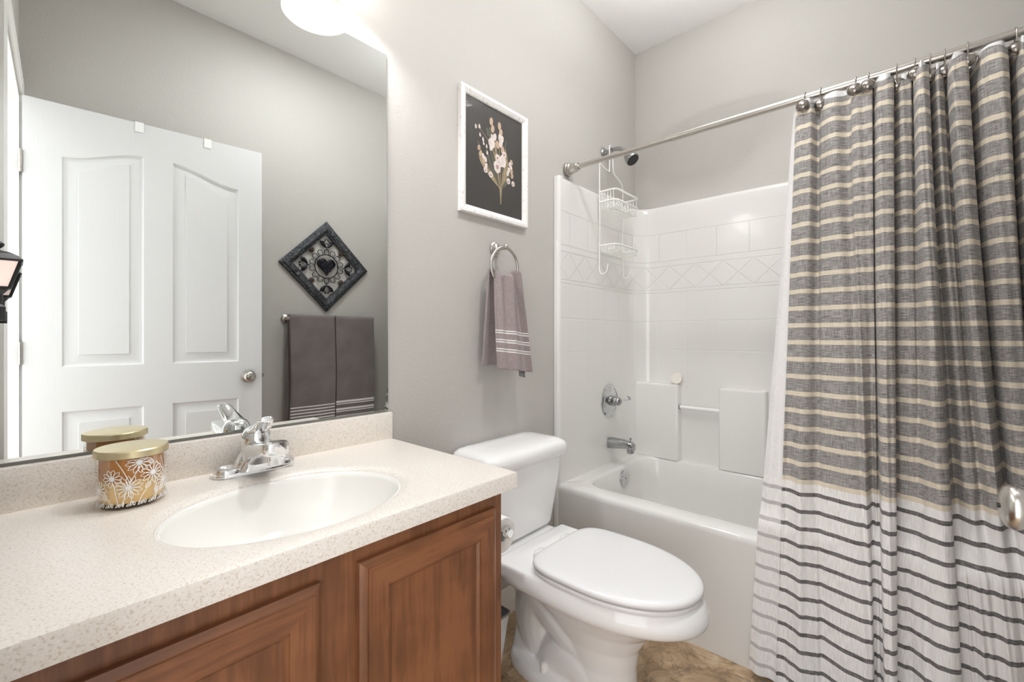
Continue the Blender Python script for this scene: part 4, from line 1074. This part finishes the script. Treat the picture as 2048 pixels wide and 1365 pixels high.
# ------------------------------------------------------------------ curtain rod, rings, curtain
ROX, ROZ = 1.731, 1.890
def rodx(y): return ROX - .016 * y
def rodz(y): return ROZ - .009 * y
t = thing('shower_curtain_rod', 'brushed nickel tension rod across the tub opening', 'curtain rod', (ROX, -.76, ROZ))
b = B(); tube(b, [(rodx(-.06), -.06, rodz(-.06)), (rodx(-.5), -.50, rodz(-.5))], .0112, 20); obj('inner_tube', b, M['nickel'], t)
b = B(); tube(b, [(rodx(-.496), -.496, rodz(-.496)), (rodx(-1.46), -1.46, rodz(-1.46))], .0128, 20); obj('outer_tube', b, M['nickel'], t)
for y, s in ((0, -1), (YW, 1)):
    b = B(); lathe(b, [(.028, .001), (.030, .004), (.030, .014), (.0265, .016), (.0275, .020), (.0275, .026), (.0235, .029), (.0225, .034), (.0225, .044), (.0195, .062), (.0165, .064), (.0155, .070)], (rodx(y), y, rodz(y)), (0, s, 0), 32); obj('end_flange', b, M['nickel'], t)

FOLD = [(-0.922, 0.0, -0.892, 0.005), (-0.936, -0.018, -0.916, 0.014), (-0.967, -0.022, -0.955, -0.014), (-0.981, 0.022, -0.991, 0.0), (-0.999, -0.006, -1.01, 0.012), (-1.031, -0.016, -1.066, -0.012), (-1.062, 0.01, -1.117, -0.022), (-1.074, -0.024, -1.132, -0.014), (-1.101, -0.03, -1.131, 0.055), (-1.121, -0.018, -1.137, 0.04), (-1.111, 0.05, -1.15, 0.02), (-1.129, -0.02, -1.154, -0.03), (-1.152, -0.034, -1.167, -0.034), (-1.169, -0.01, -1.18, -0.02), (-1.162, 0.05, -1.175, 0.03), (-1.182, 0.01, -1.189, 0.035), (-1.206, 0.02, -1.219, 0.018), (-1.208, 0.055, -1.242, -0.018), (-1.217, -0.03, -1.278, -0.034), (-1.231, -0.042, -1.306, -0.022), (-1.244, -0.01, -1.307, 0.04), (-1.243, 0.055, -1.324, 0.05), (-1.259, 0.0, -1.338, 0.015), (-1.274, 0.02, -1.352, -0.02), (-1.279, 0.055, -1.373, -0.018), (-1.285, -0.03, -1.392, -0.022), (-1.302, -0.042, -1.406, -0.03), (-1.322, -0.02, -1.418, 0.03), (-1.323, 0.055, -1.431, 0.04), (-1.339, -0.01, -1.434, -0.02), (-1.359, -0.042, -1.447, -0.03), (-1.387, -0.045, -1.465, -0.01), (-1.399, -0.01, -1.47, 0.04), (-1.403, 0.055, -1.474, 0.0), (-1.412, -0.03, -1.477, -0.02), (-1.426, -0.035, -1.488, 0.0), (-1.445, 0.03, -1.497, 0.02)]
CTOP, CBOT = 1.868, .022
def eshift(y_, z):
    e_ = min(max((-1.20 - y_) / .22, 0), 1); e_ = e_ * e_ * (3 - 2 * e_)
    return e_ * (.022 + .075 * max(1 - abs(z - 1.0), 0) ** .8)
def xbase(z):
    t_ = (CTOP - z) / (CTOP - CBOT)
    return ROX - .006 - (ROX - .006 - 1.578) * (t_ ** .9)
def soft(x, z):
    if z >= .72: return x
    lim = 1.628 + max(z - .50, 0) * .6; k = lim - .024
    return x if x < k else k + .024 * math.tanh((x - k) / .045)
def ctrl(z):
    t_ = (CTOP - z) / (CTOP - CBOT); s_ = t_ * t_ * (3 - 2 * t_) * .5 + t_ * .5
    out = []
    for i, (ya, da, yb, db) in enumerate(FOLD):
        y_ = ya * (1 - s_) + yb * s_
        x = xbase(z) + da * (1 - s_) + db * s_ + eshift(y_, z)
        x = soft(x, z)
        out.append((x, ya * (1 - s_) + yb * s_, z))
    return out
t = thing('shower_curtain', 'grey, cream and white striped fabric shower curtain drawn to one side', 'shower curtain', (1.65, -1.18, .02))
b = B(); uvl = b.loops.layers.uv.new('UVMap')
NZ = 150; rowsv = []; us = None
for j in range(NZ + 1):
    z = CTOP - (CTOP - CBOT) * j / NZ
    pts = catmull(ctrl(z), 9)
    if us is None:
        us = [0]
        for p, q_ in zip(pts, pts[1:]): us.append(us[-1] + (q_ - p).length)
    # the header dips a little between the rings
    if j < 6:
        for i, p in enumerate(pts): p.z += (-.006 + .007 * math.cos(i * .21)) * (1 - j / 6)
    for p in pts: p.z += (rodz(p.y) - ROZ - .008) * max(0, 1 - j / 60)
    for i, p in enumerate(pts):
        cr_ = .0035 * math.sin(i * .43 + 1.7 * math.sin(z * 3.1)) * math.sin(z * 5.3 + i * .11) + .0016 * math.sin(i * .9 + z * 4.0) * (.4 + .6 * math.sin(z * 2.2 + i * .05) ** 2)
        if p.x + cr_ < 1.628 or z > .70: p.x += cr_
    rowsv.append([b.verts.new(p) for p in pts])
for j in range(NZ):
    for i in range(len(rowsv[0]) - 1):
        f = b.faces.new((rowsv[j][i], rowsv[j][i + 1], rowsv[j + 1][i + 1], rowsv[j + 1][i]))
        for l, (ii, jj) in zip(f.loops, ((i, j), (i + 1, j), (i + 1, j + 1), (i, j + 1))): l[uvl].uv = (us[ii], CTOP - (CTOP - CBOT) * jj / NZ)
obj('fabric_panel', b, M['curtain'], t, smooth=180)
# turned-back edge showing the pale reverse
b = B(); uvl = b.loops.layers.uv.new('UVMap'); rowsv = []
for j in range(NZ + 1):
    z = CTOP - .004 - (CTOP - CBOT - .004) * j / NZ; t_ = j / NZ
    c = ctrl(z)[0]; w = .014 + .070 * t_ ; row = []
    for i in range(15):
        u = i / 14
        x = c[0] + .004 + .030 * u * (1 - .5 * t_) + .008 * math.sin(u * 7) * t_
        x = soft(x, z)
        row.append(b.verts.new((x, c[1] - .002 + w * u, z)))
    rowsv.append(row)
for j in range(NZ):
    for i in range(14):
        f = b.faces.new((rowsv[j][i], rowsv[j][i + 1], rowsv[j + 1][i + 1], rowsv[j + 1][i]))
        for l, (ii, jj) in zip(f.loops, ((i, j), (i + 1, j), (i + 1, j + 1), (i, j + 1))): l[uvl].uv = (ii / 14 * .08, CTOP - (CTOP - CBOT) * jj / NZ)
obj('turned_edge', b, M['curtainback'], t, smooth=180, label='pale reverse of the curtain showing at its free edge')
# liner inside the tub line, its white header peeking above the fabric
t = thing('shower_liner', 'plain white shower liner behind the striped curtain', 'shower liner', (1.76, -1.18, .3))
b = B(); NL = 60; rowsv = []
for j in range(NL + 1):
    z = CTOP + .010 - (CTOP + .010 - .20) * j / NL; t_ = j / NL
    k_ = min(max((.95 - z) / .45, 0), 1); k_ = k_ * k_ * (3 - 2 * k_)
    row = []
    pl_ = catmull(ctrl(min(max(z, .72), CTOP)), 6)
    for i, p0_ in enumerate(pl_):
        tg = (pl_[min(i + 1, len(pl_) - 1)] - pl_[max(i - 1, 0)]); tg.z = 0; tg.normalize()
        p = p0_ + V(-tg.y, tg.x, 0) * .0075
        x = p.x
        x = x * (1 - k_) + (1.765 + (p.x - 1.68) * .25) * k_
        row.append(b.verts.new((x, p.y + .010 * k_, z + (rodz(p.y) - ROZ - .008) * max(0, 1 - t_ * 2.5))))
    rowsv.append(row)
for a, c in zip(rowsv, rowsv[1:]):
    for i in range(len(a) - 1): b.faces.new((a[i], a[i + 1], c[i + 1], c[i]))
obj('liner_sheet', b, M['linervinyl'], t, smooth=180)

RINGS = [-0.946, -0.989, -1.079, -1.110, -1.175, -1.215, -1.247, -1.277, -1.322, -1.411]
ORD = ['first', 'second', 'third', 'fourth', 'fifth', 'sixth', 'seventh', 'eighth', 'ninth', 'tenth']
top_pts = catmull(ctrl(1.845), 9)
def make_ring(name):
    o = thing(name, '', 'curtain hook', (0, 0, 0), 'curtain hooks on the rod')
    b = B(); r_ = .0165
    pts = [(-.019, 0, -.042), (-.0185, 0, -.030), (-.0175, 0, -.012)] + [(-r_ * math.cos(a), 0, r_ * math.sin(a)) for a in (PI * k / 12 for k in range(0, 13))] + [(.0165, 0, -.012), (.014, 0, -.030)]
    tube(b, catmull(pts, 3), .0016, 8); w_ = obj('wire', b, M['hook'], o, local=True)
    b = B(); lathe(b, [(.0188, -.001), (.0193, .002), (.0172, .0038), (.0155, .003), (.0135, .0065), (.009, .0095), (0, .011)], (-.020, 0, -.046), (-1, 0, .1), 24)
    k_ = obj('button', b, M['hook'], o, local=True)
    return o
proto = make_ring('curtain_hook')
for i, y in enumerate(RINGS):
    if i == 0: o = proto
    else:
        o = proto.copy(); COL.objects.link(o)
        for ch in list(proto.children):
            c = ch.copy(); COL.objects.link(c); c.parent = o
    o['label'] = 'nickel curtain hook with round button, %s along the rod counting from the shower head' % ORD[i]
    o.location = (rodx(y), y, rodz(y))
    # button sits on the cloth in front of the rod
    near = min(top_pts, key=lambda p: abs(p.y - y))
    dx = near.x - rodx(y)
    for ch in o.children:
        if ch.name.startswith('button'): ch.location = (min(dx + .016, .012), 0, 0)

# ------------------------------------------------------------------ bath mat
t = bpy.data.objects
b = B(); MX0, MX1, MY0, MY1 = 1.06, 1.590, -1.36, -.846
nx, ny = 70, 64; rowsv = []
for j in range(ny + 1):
    row = []
    for i in range(nx + 1):
        x, y = MX0 + (MX1 - MX0) * i / nx, MY0 + (MY1 - MY0) * j / ny
        edge = min(i, nx - i, j, ny - j)
        z = .004 + (.012 * min(1, edge / 2)) + (random.uniform(0, .008) if edge > 0 else 0)
        row.append(b.verts.new((x + random.uniform(-.002, .002), y + random.uniform(-.002, .002), z)))
    rowsv.append(row)
for a, c in zip(rowsv, rowsv[1:]):
    for i in range(nx): b.faces.new((a[i], a[i + 1], c[i + 1], c[i]))
o = obj('bath_mat', b, M['matpile'], None, (1.32, -1.11, 0), 180, mods=[('SOLIDIFY', dict(thickness=0.004, offset=-1.0))]); setprops(o, 'lavender-grey chenille bath mat on the floor below the curtain', 'bath mat')

# ------------------------------------------------------------------ unseen ceiling lights added as fill (the bowl hangs above the frame)
LCX, LCY = 1.68, -.66
t = thing('fill_bowl_light', 'unseen glass bowl fill light added in front of the tub', 'ceiling light', (LCX, LCY, ZC))
b = B(); lathe(b, [(.06, -.001), (.06, -.012), (.05, -.022), (.012, -.026), (.008, -.03), (.008, -.200)], (LCX, LCY, ZC), (0, 0, 1), 32); obj('stem', b, M['nickel'], t)
b = B(); lathe(b, [(.008, -.345), (.05, -.341), (.10, -.330), (.14, -.310), (.165, -.282), (.172, -.265)], (LCX, LCY, ZC), (0, 0, 1), 48, cap=False); obj('bowl', b, M['bowlglass'], t, smooth=60)
t = thing('fill_downlight', 'unseen round fill light added in the ceiling over the vanity area', 'recessed light', (1.05, -0.86, ZC))
b = B(); lathe(b, [(.105, -.0005), (.105, -.004), (.084, -.006), (.082, -.001)], (1.05, -0.86, ZC), (0, 0, 1), 40, cap=False); obj('trim_ring', b, M['trim'], t)
SC.render.film_transparent = False
SC.cycles.max_bounces = 12; SC.cycles.diffuse_bounces = 8; SC.cycles.glossy_bounces = 8; SC.cycles.transparent_max_bounces = 16
SC.cycles.caustics_reflective = False; SC.cycles.caustics_refractive = False
SC.cycles.sample_clamp_indirect = 6.0
